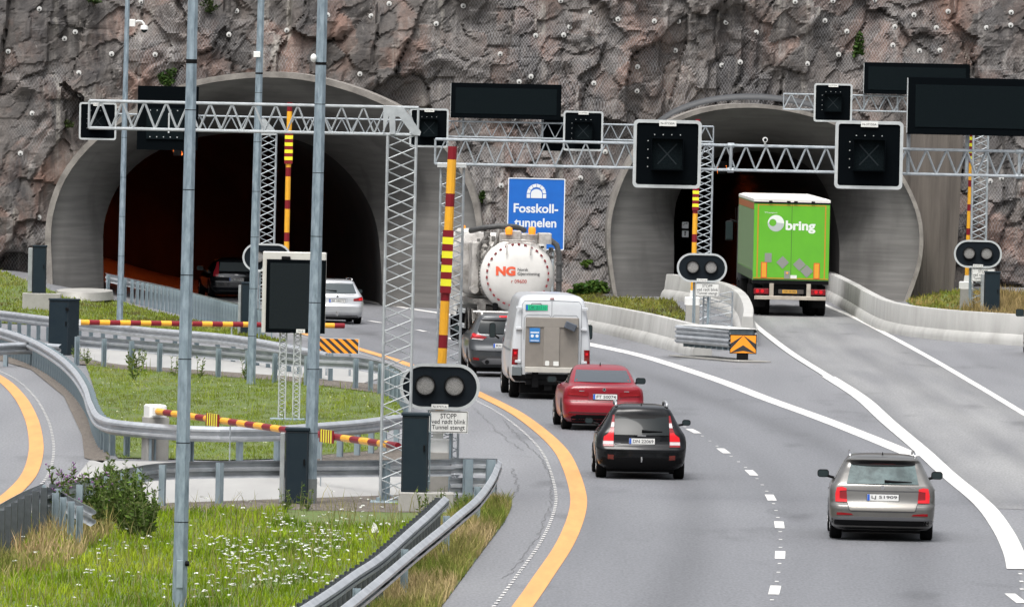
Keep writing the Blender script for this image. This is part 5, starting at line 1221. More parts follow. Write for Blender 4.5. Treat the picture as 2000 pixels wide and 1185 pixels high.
# -- red saloon
redp = paint('red_paint', (.20, .003, .011), .0, .28, .3)
V = Vehicle('saloon_car', 'dark red saloon car between the grey-white van and the black estate', 'car', 1179, 842, -3.4, [
    (.19, .78, .18, 4.35, .25, .06), (.28, .86, .05, 4.5, .25, .09), (.42, .89, .0, 4.6, .25, .11), (.56, .90, .0, 4.62, .24, .12), (.62, .902, .02, 4.6, .22, .12), (.70, .90, .06, 4.5, .2, .115), (.85, .885, .075, 4.3, .18, .11), (.93, .86, .08, 4.0, .18, .11),
    (.985, .80, .10, 3.4, .18, .12), (1.015, .755, .36, 3.2, .18, .12), (1.04, .74, .52, 3.1, .17, .10), (1.12, .71, .68, 2.9, .17, .08), (1.25, .66, .98, 2.55, .16, .08), (1.34, .61, 1.22, 2.3, .16, .08), (1.39, .55, 1.42, 2.15, .16, .08), (1.42, .46, 1.6, 2.05, .16, .08), (1.432, .30, 1.72, 1.95, .12, .05)], redp)
V.patch('rear_window', [(-.64, 1.075), (.64, 1.075), (.56, 1.325), (-.56, 1.325)], mat('saloon_rear_glass', (.05, .058, .066), .06, spec=.5), off=.005, flat=True)
for f in (lambda p: p, mirrored):
    a = V.patch('tail_light', f([(-.815, .78), (-.36, .755), (-.34, .80), (-.345, .86), (-.62, .90), (-.77, .945), (-.81, .88)]), tail_red, off=.010, res=.03); V.patch('lit_band', f([(-.79, .80), (-.40, .785), (-.40, .80), (-.79, .825)]), mat('tail_dim', (.25, .004, .008), .15), off=.016, res=.03, parent=a)
V.plate(-.245, .705, .285, .82, 'FT 50074'); V.badge(.0, .925, .075, .075, chrome); V.badge(.0, .925, .05, .05, ink, name='badge_face').location.y -= .004
V.badge(-.50, .885, .11, .02, chrome, False); V.badge(.50, .885, .11, .018, chrome, False)
V.line([(-.60, .97), (-.60, .90)], .01, dark_pl); V.line([(-.37, .76), (-.34, .685), (.34, .685), (.37, .76)], .012, mat('red_shade', (.05, .002, .004), .5)); V.line([(-.88, .66), (-.4, .655), (.4, .655), (.88, .66)], .012, MATS['red_shade'])
V.line([(-.78, .405), (-.3, .40), (.3, .40), (.78, .405)], .035, MATS['red_shade'])
V.patch('lower_bumper', [(-.62, .36), (.62, .36), (.74, .30), (.70, .2), (-.70, .2), (-.74, .30)], dark_pl, off=.006)
V.both('reflector', [(-.80, .34), (-.62, .335), (-.64, .36), (-.80, .39)], tail_red, off=.01)
V.mirror(1.0, 2.75, 1.05, .22, .14); V.fin(1.55, 1.415, .07); V.wheels(.95, 3.76, .32, .885, .225)
V.sidewin([(1.0, 1.03), (2.9, 1.0), (2.2, 1.33), (1.5, 1.35)])

# -- high-roof van
vanp = paint('van_paint', (.50, .515, .53), .1, .4, .4)
V = Vehicle('delivery_van', 'white high-roof van with a folded tan lift platform on its rear doors', 'van', 1074.5, 780.5, -3.2, [
    (.42, .88, .12, 5.4, .10, .02), (.50, .94, .05, 5.5, .10, .03), (.62, .962, .03, 5.6, .10, .03), (1.05, .965, .03, 5.55, .09, .03), (1.25, .96, .03, 5.2, .09, .03), (1.6, .93, .04, 4.9, .09, .03), (2.0, .875, .06, 4.65, .09, .03), (2.3, .815, .08, 4.4, .10, .04), (2.42, .775, .10, 4.3, .12, .05), (2.49, .71, .14, 4.2, .15, .06), (2.53, .60, .24, 4.05, .15, .06), (2.545, .40, .5, 3.8, .1, .05)], vanp, taper=.04)
seam = mat('van_seam', (.16, .17, .18), .6)
V.line([(0, 2.40), (0, 2.02)], .014, seam); V.line([(-.72, .80), (-.735, 1.55), (-.72, 2.30), (-.66, 2.385), (-.02, 2.40)], .014, seam); V.line([(.72, .80), (.735, 1.55), (.72, 2.30), (.66, 2.385), (.02, 2.40)], .014, seam)
V.line([(-.67, 1.45), (-.665, 1.98), (-.60, 2.05), (-.06, 2.05), (-.02, 2.0)], .012, seam); V.line([(.67, 1.45), (.665, 1.98), (.60, 2.05), (.06, 2.05), (.02, 2.0)], .012, seam)
V.patch('brake_light', [(-.05, 2.43), (.05, 2.43), (.05, 2.475), (-.05, 2.475)], mat('dull_red', (.10, .01, .012), .4), off=.03)
V.plate(-.63, 2.165, -.11, 2.29, 'DK 21110', m=mat('plate_green', (.01, .42, .20), .4), ink_=mat('plate_dark_green', (.005, .15, .07), .5))
b = MB(); b.tube([(-.50, .03, 2.30), (-.49, -.01, 2.325), (-.27, -.01, 2.325), (-.26, .03, 2.30)], .01, 5); b.build('plate_lamp', dark_pl, V.t)
tan = mat('lift_platform_tan', (.185, .165, .142), .6, noise=(5, (.15, .135, .117), .3, .7)); tan2 = mat('lift_platform_light', (.215, .195, .17), .6, noise=(5, (.185, .168, .147), .3, .7))
pf = MB(); pf.bbox((-.635, -.10, .80), (.655, -.02, 2.0), .012); lift = pf.build('lift_platform', tan, V.t)
b = MB(); b.bbox((-.625, -.125, 1.765), (.645, -.101, 1.99), .006); b.bbox((-.20, -.13, .82), (.19, -.101, 1.76), .006); b.build('stiffener', tan2, lift)
MB().bbox((-.635, -.20, .67), (.66, -.02, .795), .012).build('lift_sill', mat('lift_sill_pale', (.42, .40, .355), .55, noise=(5, (.34, .325, .29), .3, .7)), V.t)
b = MB(); b.bbox((-.54, -.135, 1.40), (-.29, -.105, 1.735), .004); b.cur = 1; 
for x in (-.475, -.36): b.lathe([(-.005, 0), (-.005, .038), (0, .038)], 14, 'y', (x, -.1365, 1.545))
b.box((-.52, -.137, 1.615), (-.31, -.1355, 1.645)); b.box((-.52, -.137, 1.425), (-.31, -.1355, 1.442)); b.build('poster', [mat('poster_blue', (.02, .16, .42), .45), whr], lift)
b = MB(); b.bbox((-.14, -.20, -.085), (.14, .0, .085), .02); o = b.build('control_box', mat('box_grey_blue', (.055, .065, .082), .5), lift); o.location = (.445, -.12, 1.80); o.rotation_euler = (0, rad(22), 0)
b = MB(); b.slab(rrect(-.15, .83, -.05, .95, .03), -.134, -.131); b.slab(rrect(.05, .83, .18, .94, .01), -.134, -.131); b.build('sticker', white_plate, lift)
for f in (lambda p: p, mirrored):
    a = V.patch('tail_light', f([(-.95, .84), (-.81, .84), (-.80, 1.22), (-.94, 1.22)]), tail_red, off=.014, res=.04); V.patch('lit_lens', f([(-.90, 1.09), (-.84, 1.09), (-.84, 1.15), (-.90, 1.15)]), tail_lit, off=.02, res=.03, parent=a); V.patch('lens_band', f([(-.945, .95), (-.81, .95), (-.81, 1.03), (-.945, 1.03)]), mat('tail_dark_red', (.16, .02, .015), .2), off=.018, res=.04, parent=a)
V.patch('dark_rear_band', [(-.94, .43), (.94, .43), (.94, .60), (-.94, .60)], dark_pl, off=.012)  # black band across the van's rear below the lift sill
b = MB(); b.box((-.62, .0, .50), (.66, .12, .62)); b.box((-.60, .05, .36), (.62, .5, .48)); b.box((-.45, -.04, .30), (-.30, .3, .66)); b.box((.44, -.04, .35), (.56, .3, .66)); b.cyl((-.5, .1, .56), (.55, .1, .56), .05, 8); b.box((-.15, .1, .22), (.05, .5, .38)); b.build('lift_gear', dark_pl, V.t)
b = MB(); b.bbox((-.94, -.02, .58), (-.70, .3, .80), .02); b.bbox((.70, -.02, .58), (.94, .3, .80), .02); b.build('corner_bumper', mat('bumper_grey', (.10, .115, .12), .5), V.t)
for z in (.92, 1.72, 2.22):
    for sx in (-1, 1): MB().bbox((sx * .80 - .075, .0, z - .03), (sx * .80 + .075, .06, z + .03), .01).build('hinge', vanp, V.t)
V.mirror(1.20, 4.4, 1.55, .15, .36); V.wheels(1.35, 4.9, .345, .93, .24)
V.sidewin([(3.9, 1.25), (4.85, 1.2), (4.5, 1.8), (3.9, 1.85)])
V.line([(.5, 1.18), (4.8, 1.18)], .05, seam, 'left', 'side_strip')

# -- grey SUV behind the van
V = Vehicle('suv', 'dark grey SUV with a white roof bar, half hidden by the white van', 'car', 985, 737.5, -4.4, [
    (.26, .78, .18, 4.2, .25, .06), (.36, .86, .05, 4.35, .24, .09), (.50, .905, .0, 4.45, .24, .11), (.68, .918, .0, 4.5, .24, .12), (.74, .92, .02, 4.48, .22, .12), (.85, .92, .07, 4.4, .2, .11), (1.0, .91, .10, 4.2, .19, .11), (1.10, .87, .13, 3.6, .18, .11), (1.16, .83, .17, 3.3, .17, .11),
    (1.30, .77, .30, 2.9, .16, .11), (1.45, .70, .42, 2.5, .15, .11), (1.52, .66, .44, 2.35, .15, .12), (1.58, .61, .46, 2.2, .15, .12), (1.63, .52, .62, 2.05, .15, .14), (1.655, .36, .9, 1.85, .14, .1)], paint('grey_paint', (.042, .046, .05), .35, .3, .5))
V.patch('rear_window', [(-.66, 1.135), (.66, 1.135), (.70, 1.20), (.60, 1.475), (-.60, 1.475), (-.70, 1.20)], glass, off=.006, flat=True)
V.patch('spoiler_lip', [(-.55, 1.46), (.55, 1.46), (.60, 1.50), (-.60, 1.50)], dark_pl, off=.025, skirt=.04)
for f in (lambda p: p, mirrored):
    a = V.patch('tail_light', f([(-.895, 1.17), (-.84, 1.165), (-.46, 1.045), (-.58, .97), (-.86, .99), (-.90, 1.06)]), tail_red, off=.012, res=.03); V.patch('lit_lens', f([(-.86, 1.13), (-.80, 1.12), (-.60, 1.06), (-.80, 1.05)]), tail_lit, off=.018, res=.03, parent=a); V.patch('clear_lens', f([(-.86, .985), (-.58, .968), (-.54, .99), (-.84, 1.01)]), tail_clear, off=.02, res=.03, parent=a)
V.plate(-.30, .775, .22, .885, 'KH 27196')
V.patch('lower_bumper', [(-.86, .56), (.86, .56), (.88, .40), (.8, .28), (-.8, .28), (-.88, .40)], mat('charcoal_plastic', (.022, .023, .024), .5), off=.008)
V.patch('skid_plate', [(-.52, .34), (.52, .34), (.60, .42), (.45, .50), (-.45, .50), (-.60, .42)], mat('skid_silver', (.16, .16, .165), .4, .4), off=.016)
V.both('reflector', [(-.82, .45), (-.66, .44), (-.67, .50), (-.82, .515)], tail_red, off=.014)
V.line([(-.90, .70), (-.5, .68), (.5, .68), (.9, .70)], .012, dark_pl)
b = MB(); b.tube([(-.46, -.05, .40), (-.46, .1, .40)], .055, 12); b.build('exhaust_tip', dark_pl, V.t)
V.rails(.56, .7, 2.6, 1.66, white_gl, .03, .06); b = MB(); b.bbox((-.80, .75, 1.675), (.80, .83, 1.71), .008); b.build('roof_bar', white_gl, V.t)
V.patch('brake_light', [(-.13, 1.555), (.13, 1.555), (.13, 1.60), (-.13, 1.60)], tail_lit, off=.02)
V.mirror(1.05, 2.75, 1.18, .22, .17); V.wheels(.95, 3.64, .345, .90, .235); V.wiper(.0, 1.18, .42, 1.17); V.badge(0, .97, .13, .05)
V.sidewin([(.85, 1.2), (2.9, 1.15), (2.2, 1.5), (1.1, 1.5)])

# -- silver estate heading for the wide tunnel
V = Vehicle('estate_car', 'silver estate car entering the wide tunnel behind the pale display cabinet', 'car', 657.5, 633, -6.5, [
    (.20, .78, .18, 4.5, .25, .06), (.28, .86, .05, 4.7, .22, .08), (.42, .895, .0, 4.8, .22, .10), (.58, .91, .0, 4.83, .22, .11), (.64, .912, .03, 4.8, .2, .11), (.75, .91, .07, 4.6, .18, .10), (.90, .89, .10, 4.2, .17, .10), (.97, .85, .13, 3.6, .16, .10),
    (1.05, .80, .20, 3.2, .15, .10), (1.20, .72, .36, 2.8, .14, .10), (1.33, .655, .50, 2.5, .13, .10), (1.40, .62, .52, 2.3, .13, .11), (1.45, .55, .64, 2.15, .14, .13), (1.48, .38, .9, 1.9, .14, .1)], paint('silver_paint', (.48, .49, .50), .6, .3, .8), group='vehicles entering the wide tunnel')
V.patch('rear_window', [(-.66, 1.03), (.66, 1.03), (.57, 1.345), (-.57, 1.345)], mat('estate_glass', (.035, .045, .048), .05), off=.006, flat=True)
for f in (lambda p: p, mirrored):
    a = V.patch('tail_light', f([(-.90, .78), (-.56, .775), (-.56, .85), (-.66, .87), (-.86, .93), (-.90, .88)]), tail_red, off=.012, res=.04); V.patch('lit_lens', f([(-.885, .81), (-.74, .805), (-.74, .86), (-.86, .89)]), tail_lit, off=.018, res=.03, parent=a)
V.plate(-.255, .72, .275, .83, 'BR 58077'); V.badge(.02, .92, .08, .08); V.line([(-.33, .70), (-.36, .85), (.36, .85), (.33, .70)], .012, mat('silver_shade', (.12, .12, .125), .5)); V.line([(-.6, .98), (.6, .98)], .012, MATS['silver_shade']); V.line([(-.9, .62), (0, .585), (.9, .62)], .012, MATS['silver_shade'])
V.patch('lower_bumper', [(-.7, .30), (.7, .30), (.75, .21), (-.75, .21)], dark_pl, off=.006); b = MB(); b.tube([(0, .05, .3), (0, -.1, .3), (0, -.1, .42)], .025, 8); b.build('tow_bar', chrome, V.t)
V.wiper(.0, 1.10, -.5, 1.13); V.rails(.57, .85, 2.7, 1.50); V.fin(.95, 1.47); V.mirror(1.03, 2.9, 1.05); V.wheels(1.0, 3.85, .33, .90, .23)
V.sidewin([(.9, 1.05), (3.0, 1.02), (2.3, 1.38), (1.2, 1.38)])

# -- black hatchback inside the tunnel mouth
V = Vehicle('hatchback_car', 'black hatchback with tall red lamps disappearing into the wide tunnel', 'car', 461, 583, -9.5, [
    (.20, .74, .18, 4.0, .25, .06), (.30, .84, .05, 4.15, .24, .09), (.45, .90, .0, 4.28, .24, .11), (.60, .918, .0, 4.3, .24, .12), (.66, .92, .02, 4.28, .22, .12), (.78, .91, .07, 4.1, .2, .12), (.92, .88, .11, 3.6, .19, .12), (1.0, .83, .16, 3.2, .18, .12),
    (1.15, .76, .26, 2.8, .16, .12), (1.32, .67, .38, 2.4, .15, .12), (1.40, .62, .42, 2.2, .15, .13), (1.46, .52, .6, 2.0, .15, .14), (1.49, .36, .85, 1.8, .14, .1)], paint('hatch_black', (.008, .010, .014), .2, .2, 1.0, None, .6), group='vehicles entering the wide tunnel')
V.patch('rear_window', [(-.62, 1.0), (.62, 1.0), (.56, 1.315), (-.56, 1.315)], mat('hatch_glass', (.12, .14, .145), .06, spec=.8), off=.006, flat=True)
for f in (lambda p: p, mirrored): V.patch('tail_light', f([(-.84, .80), (-.66, .80), (-.62, 1.05), (-.60, 1.34), (-.66, 1.33), (-.74, 1.1), (-.82, .95)]), tail_lit if False else mat('tail_pink', (.50, .03, .045), .15), off=.014, res=.04)
V.plate(-.26, .64, .28, .76, 'RJ 49711'); V.badge(0, .87, .16, .05); V.badge(-.52, .80, .16, .025, chrome, False)
V.line([(-.84, .43), (-.4, .42), (.4, .42), (.84, .43)], .03, mat('hatch_strip', (.10, .10, .105), .4)); V.line([(-.70, .28), (.70, .28)], .03, MATS['hatch_strip'])
V.mirror(1.0, 2.6, 1.05, .24, .16, mirror_m); V.wheels(.85, 3.49, .325, .905, .21)
V.sidewin([(.8, 1.03), (2.7, 1.0), (2.1, 1.36), (.95, 1.36)])

# -- a car mirror at the right edge: the front of a dark car just outside the picture
V = Vehicle('dark_car', 'dark car at the right picture edge of which only the door mirror shows', 'car', 2066, 697, 1.0, [
    (.20, .78, .18, 4.35, .25, .06), (.42, .89, .0, 4.6, .22, .1), (.60, .905, .0, 4.62, .22, .1), (.85, .895, .13, 4.3, .18, .1), (.95, .86, .16, 3.7, .17, .1), (1.05, .80, .25, 3.2, .15, .1), (1.3, .67, .5, 2.5, .13, .1), (1.42, .56, .66, 2.1, .14, .12), (1.46, .36, .9, 1.9, .14, .1)], blackp, group='vehicles on the branch road')
V.mirror(1.04, 2.8, 1.2, .24, .22); V.wheels(.95, 3.6, .32, .885); V.patch('rear_window', [(-.6, 1.03), (.6, 1.03), (.52, 1.30), (-.52, 1.30)], glass, flat=True)
V.both('tail_light', [(-.84, .7), (-.6, .7), (-.6, .9), (-.82, .9)], tail_red, off=.012)

# -- green articulated lorry
p = G(1542.5, 618); T = thing('articulated_lorry', 'green box lorry with white roof and white lettering driving into the narrower tunnel', 'lorry', p, rad(.9), 'vehicles on the branch road')
green = mat('lorry_green', (.10, .37, .012), .4, noise=(1.2, (.085, .33, .012), .35, .7), coat=.3); edge_o = mat('lorry_edge_orange', (.40, .20, .01), .5); curt = mat('curtain_green', (.12, .25, .07), .6, noise=(1.5, (.10, .21, .06), .3, .7)); roofw = mat('tarpaulin_white', (.62, .60, .56), .6, noise=(2, (.52, .50, .47), .35, .7), bump=(3, .2, .02))
z0, z1, hw = 1.20, 3.83, 1.27
b = MB(); b.bbox((-hw, .0, z0), (hw, 13.6, z1), .02); b.build('trailer_box', curt, T)
MB().bbox((-hw + .01, -.035, z0 + .04), (hw - .01, -.001, z1 - .06), .006).build('rear_doors', green, T)
b = MB(); b.loft([[(-hw - .01, -.06, z1 - .02), (hw + .01, -.06, z1 - .02), (hw + .01, 13.6, z1 - .02), (-hw - .01, 13.6, z1 - .02)], [(-hw - .01, -.06, z1 + .07), (hw + .01, -.06, z1 + .07), (hw + .01, 13.6, z1 + .07), (-hw - .01, 13.6, z1 + .07)], [(-hw + .15, .05, z1 + .12), (hw - .15, .05, z1 + .12), (hw - .15, 13.5, z1 + .12), (-hw + .15, 13.5, z1 + .12)]]); b.build('roof', roofw, T)
b = MB(); b.box((-hw + .0, -.05, z1 - .075), (hw, -.036, z1 - .02)); 
for x in (-.72, -.12, .12, .70): b.bbox((x - .06, -.09, z1 - .06), (x + .06, -.04, z1 + .02), .01)
b.build('door_hinge_bar', dark_pl, T)
b = MB(); yy = -.038
for x in (-1.15, 1.10): b.box((x, yy, z0 + .08), (x + .045, yy + .002, z1 - .14))
b.box((-1.15, yy, z1 - .14), (1.145, yy + .002, z1 - .105)); b.box((-1.25, yy, z0 + .05), (1.25, yy + .002, z0 + .085)); b.build('edge_tape', edge_o, T)
b = MB(); b.box((-.006, -.038, z0 + .06), (.006, -.035, z1 - .08)); b.build('door_gap', ink, T)
b = MB(); b.box((-hw - .004, .1, z1 - .28), (-hw - .001, 13.4, z1 - .06)); b.build('side_strip', mat('strip_orange', (.33, .10, .03), .5), T)
b = MB()
for k in range(26): y = .3 + k * .52; b.box((-hw - .012, y, z0 + .35), (-hw - .001, y + .035, z1 - .3))
b.build('curtain_strap', mat('strap_grey', (.15, .19, .13), .6), T)
b = MB(); b.box((-hw - .01, .2, z0 + .02), (-hw - .002, 13.2, z0 + .3)); b.build('curtain_skirt', mat('skirt_dark', (.06, .09, .05), .6), T)
lw = mat('lorry_lettering', (.62, .66, .60), .5); lg = mat('lorry_mark_grey', (.36, .40, .38), .5)
b = MB(); cx, cz, ro, ri = -.53, 3.10, .275, .12; icx, icz = cx - .105, cz + .02
def ringpoly(a0, a1, n=20):
    o_ = [(cx + ro * math.cos(rad(a0 + (a1 - a0) * k / n)), cz + ro * math.sin(rad(a0 + (a1 - a0) * k / n))) for k in range(n + 1)]
    i_ = [(icx + ri * math.cos(rad(a0 + (a1 - a0) * k / n)), icz + ri * math.sin(rad(a0 + (a1 - a0) * k / n))) for k in range(n + 1)]
    return o_, i_
for slot, (a0, a1) in enumerate(((0, 180), (180, 360))):
    b.cur = slot; o_, i_ = ringpoly(a0, a1); n = len(o_); b.add([(x, -.040, z) for x, z in o_ + i_], [(k, k + 1, n + k + 1, n + k) for k in range(n - 1)])
fix_normals(b.build('ring_mark', [lw, lg], T))
b = MB(); b.text('bring', -.205, 2.78, .79, 3.20, -.041, .035); b.build('lettering', lw, T)
b = MB(); b.text('TTransport', -.92, 3.415, -.49, 3.475, -.041, .01); b.build('small_lettering', lw, T)
dg = mat('lorry_plate_grey', (.20, .205, .185), .6)
for cx_2, cz_2, s_ in ((-.28, 1.80, .155), (.28, 1.74, .155), (.53, 1.52, .155)):
    b = MB(); q = s_ * 1.38; b.slab([(cx_2 - q, cz_2), (cx_2, cz_2 - q), (cx_2 + q, cz_2), (cx_2, cz_2 + q)], -.045, -.036); fix_normals(b.build('placard_holder', dg, T))
MB().box((-.88, -.045, 1.80), (-.65, -.036, 2.10)).build('placard', dg, T); MB().box((-.22, -.045, 1.26), (-.03, -.036, 1.52)).build('sticker', dg, T); MB().box((-.01, -.045, 1.27), (.20, -.036, 1.38)).build('sticker', white_plate, T)
b = MB(); b.lathe([(-.01, 0), (-.01, .035), (0, .035)], 12, 'y', (-.12, -.047, 1.45)); b.build('marker_lamp', mat('amber', (.8, .35, .05), .4), T)
for x in (-1.0, .76):
    b = MB(); b.box((x, -.046, 1.27), (x + .20, -.036, 1.80)); b.cur = 1; b.box((x + .025, -.049, 1.295), (x + .175, -.0465, 1.775)); b.build('hazard_marker', [mat('marker_red', (.55, .03, .02), .4), mat('marker_orange', (.62, .28, .02), .4)], T)
b = MB(); b.bbox((-hw, .0, 1.08), (hw, .5, 1.20), .01); b.box((-.9, .15, .75), (.9, 13, 1.08)); b.build('chassis', dark_pl, T)
b = MB(); b.bbox((-1.20, -.04, .56), (1.20, .06, .68), .02); b.build('underrun_bar', mat('bar_pale', (.40, .36, .30), .6, noise=(3, (.26, .22, .18), .35, .7)), T)
for x in (-.70, .54): MB().box((x, -.01, .68), (x + .14, .06, 1.10)).build('bar_hanger', MATS['bar_pale'], T)
for x in (-1.22, .68):
    b = MB(); b.bbox((x, -.05, .74), (x + .50, .05, .92), .015); l_ = b.build('tail_light', mat('lorry_tail', (.16, .006, .01), .2), T)
    b = MB()
    for dx in (.12, .28): b.lathe([(-.012, 0), (-.012, .055), (0, .06)], 14, 'y', (x + dx + (.06 if x > 0 else 0), -.051, .83))
    b.build('lit_lens', tail_lit, l_)
b = MB(); b.box((-.40, -.03, .76), (.44, .04, .90)); b.cur = 1; b.box((-.27, -.034, .775), (.22, -.031, .885)); b.cur = 2; b.text('OR 50 RB', -.22, .80, .18, .86, -.036, .01); b.build('number_plate', [mat('plate_holder', (.05, .04, .035), .5), mat('plate_amber', (.50, .26, .03), .5), ink], T)
for y in (1.9, 3.2, 4.5, 11.8, 14.5):
    for sx in (-1, 1):
        for dx in ((0, .33) if y < 5 else (0,)):
            b = MB(); r = .51; b.lathe([(-.15, r * .6), (-.15, r * .92), (-.11, r), (.11, r), (.15, r * .92), (.15, r * .6)], 28, 'x'); b.lathe([(-.05, 0), (-.05, r * .6), (.05, r * .6), (.05, 0)], 14, 'x'); b.build('wheel', rubber, T, smooth='a', loc=(sx * (1.10 - dx), y, r))
for x in (-1.0, .98): MB().box((x - .22, .9, .28), (x + .22, .93, 1.0)).build('mudflap', rubber, T)
b = MB(); b.bbox((-1.22, 14.0, .9), (1.22, 15.9, 3.5), .08); b.build('cab', mat('cab_dark', (.02, .022, .024), .4), T)
b = MB(); b.bbox((-1.66, 15.3, 2.25), (-1.38, 15.42, 2.95), .04); b.tube([(-1.24, 15.4, 2.9), (-1.5, 15.4, 2.98)], .03, 6); b.build('mirror', dark_pl, T); b = MB(); b.box((-1.64, 15.285, 2.3), (-1.40, 15.295, 2.9)); b.build('mirror_glass', mirror_m, T)
b = MB(); b.tube([(-1.3, 15.0, 2.9), (-1.33, 15.0, 3.4)], .012, 5); b.build('aerial', dark_pl, T)

# -- vacuum tanker
p = G(1009, 681); T = thing('tank_lorry', 'white vacuum tank lorry with red dashes round its dished rear door, ahead of the van', 'tank lorry', p, rad(5.4), 'vehicles on the main carriageway')
tankw = mat('tank_white', (.60, .585, .55), .42, noise=(1.3, (.50, .485, .455), .35, .72), coat=.25); dirtyw = mat('dirty_white', (.42, .40, .375), .55, noise=(3, (.17, .16, .145), .36, .66)); grim = mat('grimy_steel', (.20, .19, .175), .55, .3, noise=(5, (.06, .055, .05), .4, .65)); hose = mat('hose_rubber', (.035, .036, .036), .6, noise=(14, (.06, .06, .058), .4, .6))
R_ = 1.08; zc = 2.18
b = MB(); prof = [(-.34, 0), (-.335, .25), (-.31, .5), (-.25, .75), (-.15, .93), (-.05, 1.02), (.0, R_), (.06, R_ + .02), (.10, R_ + .02), (.12, R_ - .005), (6.2, R_ - .005), (6.4, .9), (6.5, .5), (6.52, 0)]
b.lathe(prof, 48, 'y', (0, 0.35, zc)); tank = fix_normals(b.build('tank', tankw, T, smooth='a'))
b = MB()
for k in range(30):                                               # red reflective dashes round the door
    a0 = math.tau * k / 30 + .04; a1 = a0 + .085
    if 75 < math.degrees(a0) % 360 < 105: pass
    rr_ = .945; rq = .90; P = [(rq * math.cos(a0), rq * math.sin(a0)), (rr_ * math.cos(a0), rr_ * math.sin(a0)), (rr_ * math.cos(a1), rr_ * math.sin(a1)), (rq * math.cos(a1), rq * math.sin(a1))]
    b.slab([(x, zc + z) for x, z in P], .35 - .20, .35 - .10)
fix_normals(b.build('red_dash', mat('dash_red', (.20, .015, .02), .45), tank))
def tank_y(x, z):
    r = math.hypot(x, z - zc); pr = prof[:7]
    for (a0, r0_), (a1, r1_) in zip(pr, pr[1:]):
        if r0_ <= r <= r1_: return .35 + a0 + (a1 - a0) * (r - r0_) / (r1_ - r0_)
    return .35
def on_tank(name, words, m, bold):
    b = MB()
    for s_, x0, za, x1, zb_ in words: b.text(s_, x0, za, x1, zb_, 0, bold)
    vs = [(x, tank_y(x, z) - .012, z) for x, y, z in b.v]; b.v = vs; b.build(name, m, tank)
on_tank('logo', [('NG', -.66, 2.16, -.08, 2.44)], mat('logo_orange', (.62, .085, .03), .45), .055)
on_tank('lettering', [('Norsk', -.02, 2.31, .30, 2.40), ('Gjenvinning', -.02, 2.16, .65, 2.28)], mat('logo_grey', (.05, .05, .052), .5), .012)
on_tank('number_lettering', [('r 09600', -.20, 1.95, .26, 2.06)], mat('number_red', (.40, .06, .045), .5), .006)
b = MB(); 
for x in (-.36, .36): b.tube([(x, .10, 3.12), (x, .02, 2.95), (x, .0, 2.78)], .022, 6)
b.tube([(-.5, .2, 3.2), (.5, .2, 3.2)], .03, 6); b.build('door_strut', dirtyw, T)
# pipework over and beside the tank
b = MB(); b.bbox((-.55, .35, 3.12), (.62, 1.5, 3.42), .04); b.bbox((-.30, .3, 3.2), (.1, .9, 3.5), .03); b.bbox((.62, .2, 3.12), (1.0, .9, 3.45), .03); b.build('valve_box', dirtyw, T)
b = MB(); b.tube([(-1.30, 1.6, 3.45), (-1.0, 1.0, 3.55), (-.55, .8, 3.62), (.0, .9, 3.60), (.3, 1.6, 3.5)], .085, 10); b.build('suction_hose', hose, T, smooth=True)
b = MB(); b.tube([(.95, .35, 3.25), (1.16, .3, 3.1), (1.24, .3, 2.8), (1.25, .3, 2.2), (1.25, .3, 1.6), (1.22, .35, 1.1)], .085, 10)
for z in (2.55, 2.05, 1.6): b.lathe([(-.05, .085), (-.04, .12), (.04, .12), (.05, .085)], 12, 'z', (1.25, .3, z))
b.build('suction_hose', hose, T, smooth='a')
b = MB(); b.tube([(-.55, .5, 3.5), (-.62, .4, 3.2), (-.70, .45, 2.95)], .06, 8); b.tube([(-.95, .7, 3.2), (-.82, .5, 3.0), (-1.0, .5, 2.6), (-1.02, .5, 2.1)], .05, 8); b.tube([(-.9, .5, 3.35), (-1.12, .6, 3.0), (-1.14, .6, 2.4)], .06, 8)
for k in range(16): x, z, y = RND.uniform(-1.2, -.7), RND.uniform(2.4, 3.35), RND.uniform(.4, 1.0); b.bbox((x, y, z), (x + RND.uniform(.06, .2), y + .2, z + RND.uniform(.05, .16)), .01)
for k in range(9): x, z, y = RND.uniform(.6, 1.05), RND.uniform(2.6, 3.3), RND.uniform(.4, .9); b.bbox((x, y, z), (x + RND.uniform(.06, .16), y + .2, z + RND.uniform(.05, .14)), .01)
b.build('pipework', grim, T, smooth='a')
b = MB()
for k in range(12): a = rad(215 - k * 5); b.box((1.12 * math.cos(a) - .03, .45, zc + 1.12 * math.sin(a) - .02), (1.12 * math.cos(a) + .09, .55, zc + 1.12 * math.sin(a) + .03))
b.build('corrugated_duct', grim, T)
b = MB(); 
rings = []                                                        # big round side vessel of the suction unit
b.lathe([(-.12, 0), (-.12, .80), (-.06, .92), (.0, .95), (.10, .95), (.14, .85), (.14, 0)], 32, 'y', (-1.02, 2.2, 2.45)); 
b.bbox((-1.30, 1.0, 1.75), (-1.06, 4.5, 3.15), .05); b.build('pump_cover', dirtyw, T, smooth='a')
b = MB(); b.bbox((-1.30, 4.6, 1.2), (-.7, 6.8, 3.45), .08); b.bbox((.7, 4.6, 1.2), (1.28, 6.8, 3.3), .08); b.build('side_cover', tankw, T)
b = MB(); b.cyl((-1.22, .7, 1.72), (-1.22, 1.4, 1.72), .12, 14); b.build('exhaust_drum', dirtyw, T, smooth='a')
MB().box((-1.0, .72, 1.71), (.0, .73, 1.72)).build('bracket', grim, T)
b = MB(); b.bbox((-1.25, .55, 1.30), (-.45, 7.5, 1.44), .01); b.box((-.45, .6, .95), (1.2, 8, 1.15)); b.box((-1.15, .55, .98), (-.9, .62, 1.3)); b.build('frame_rail', grim, T)
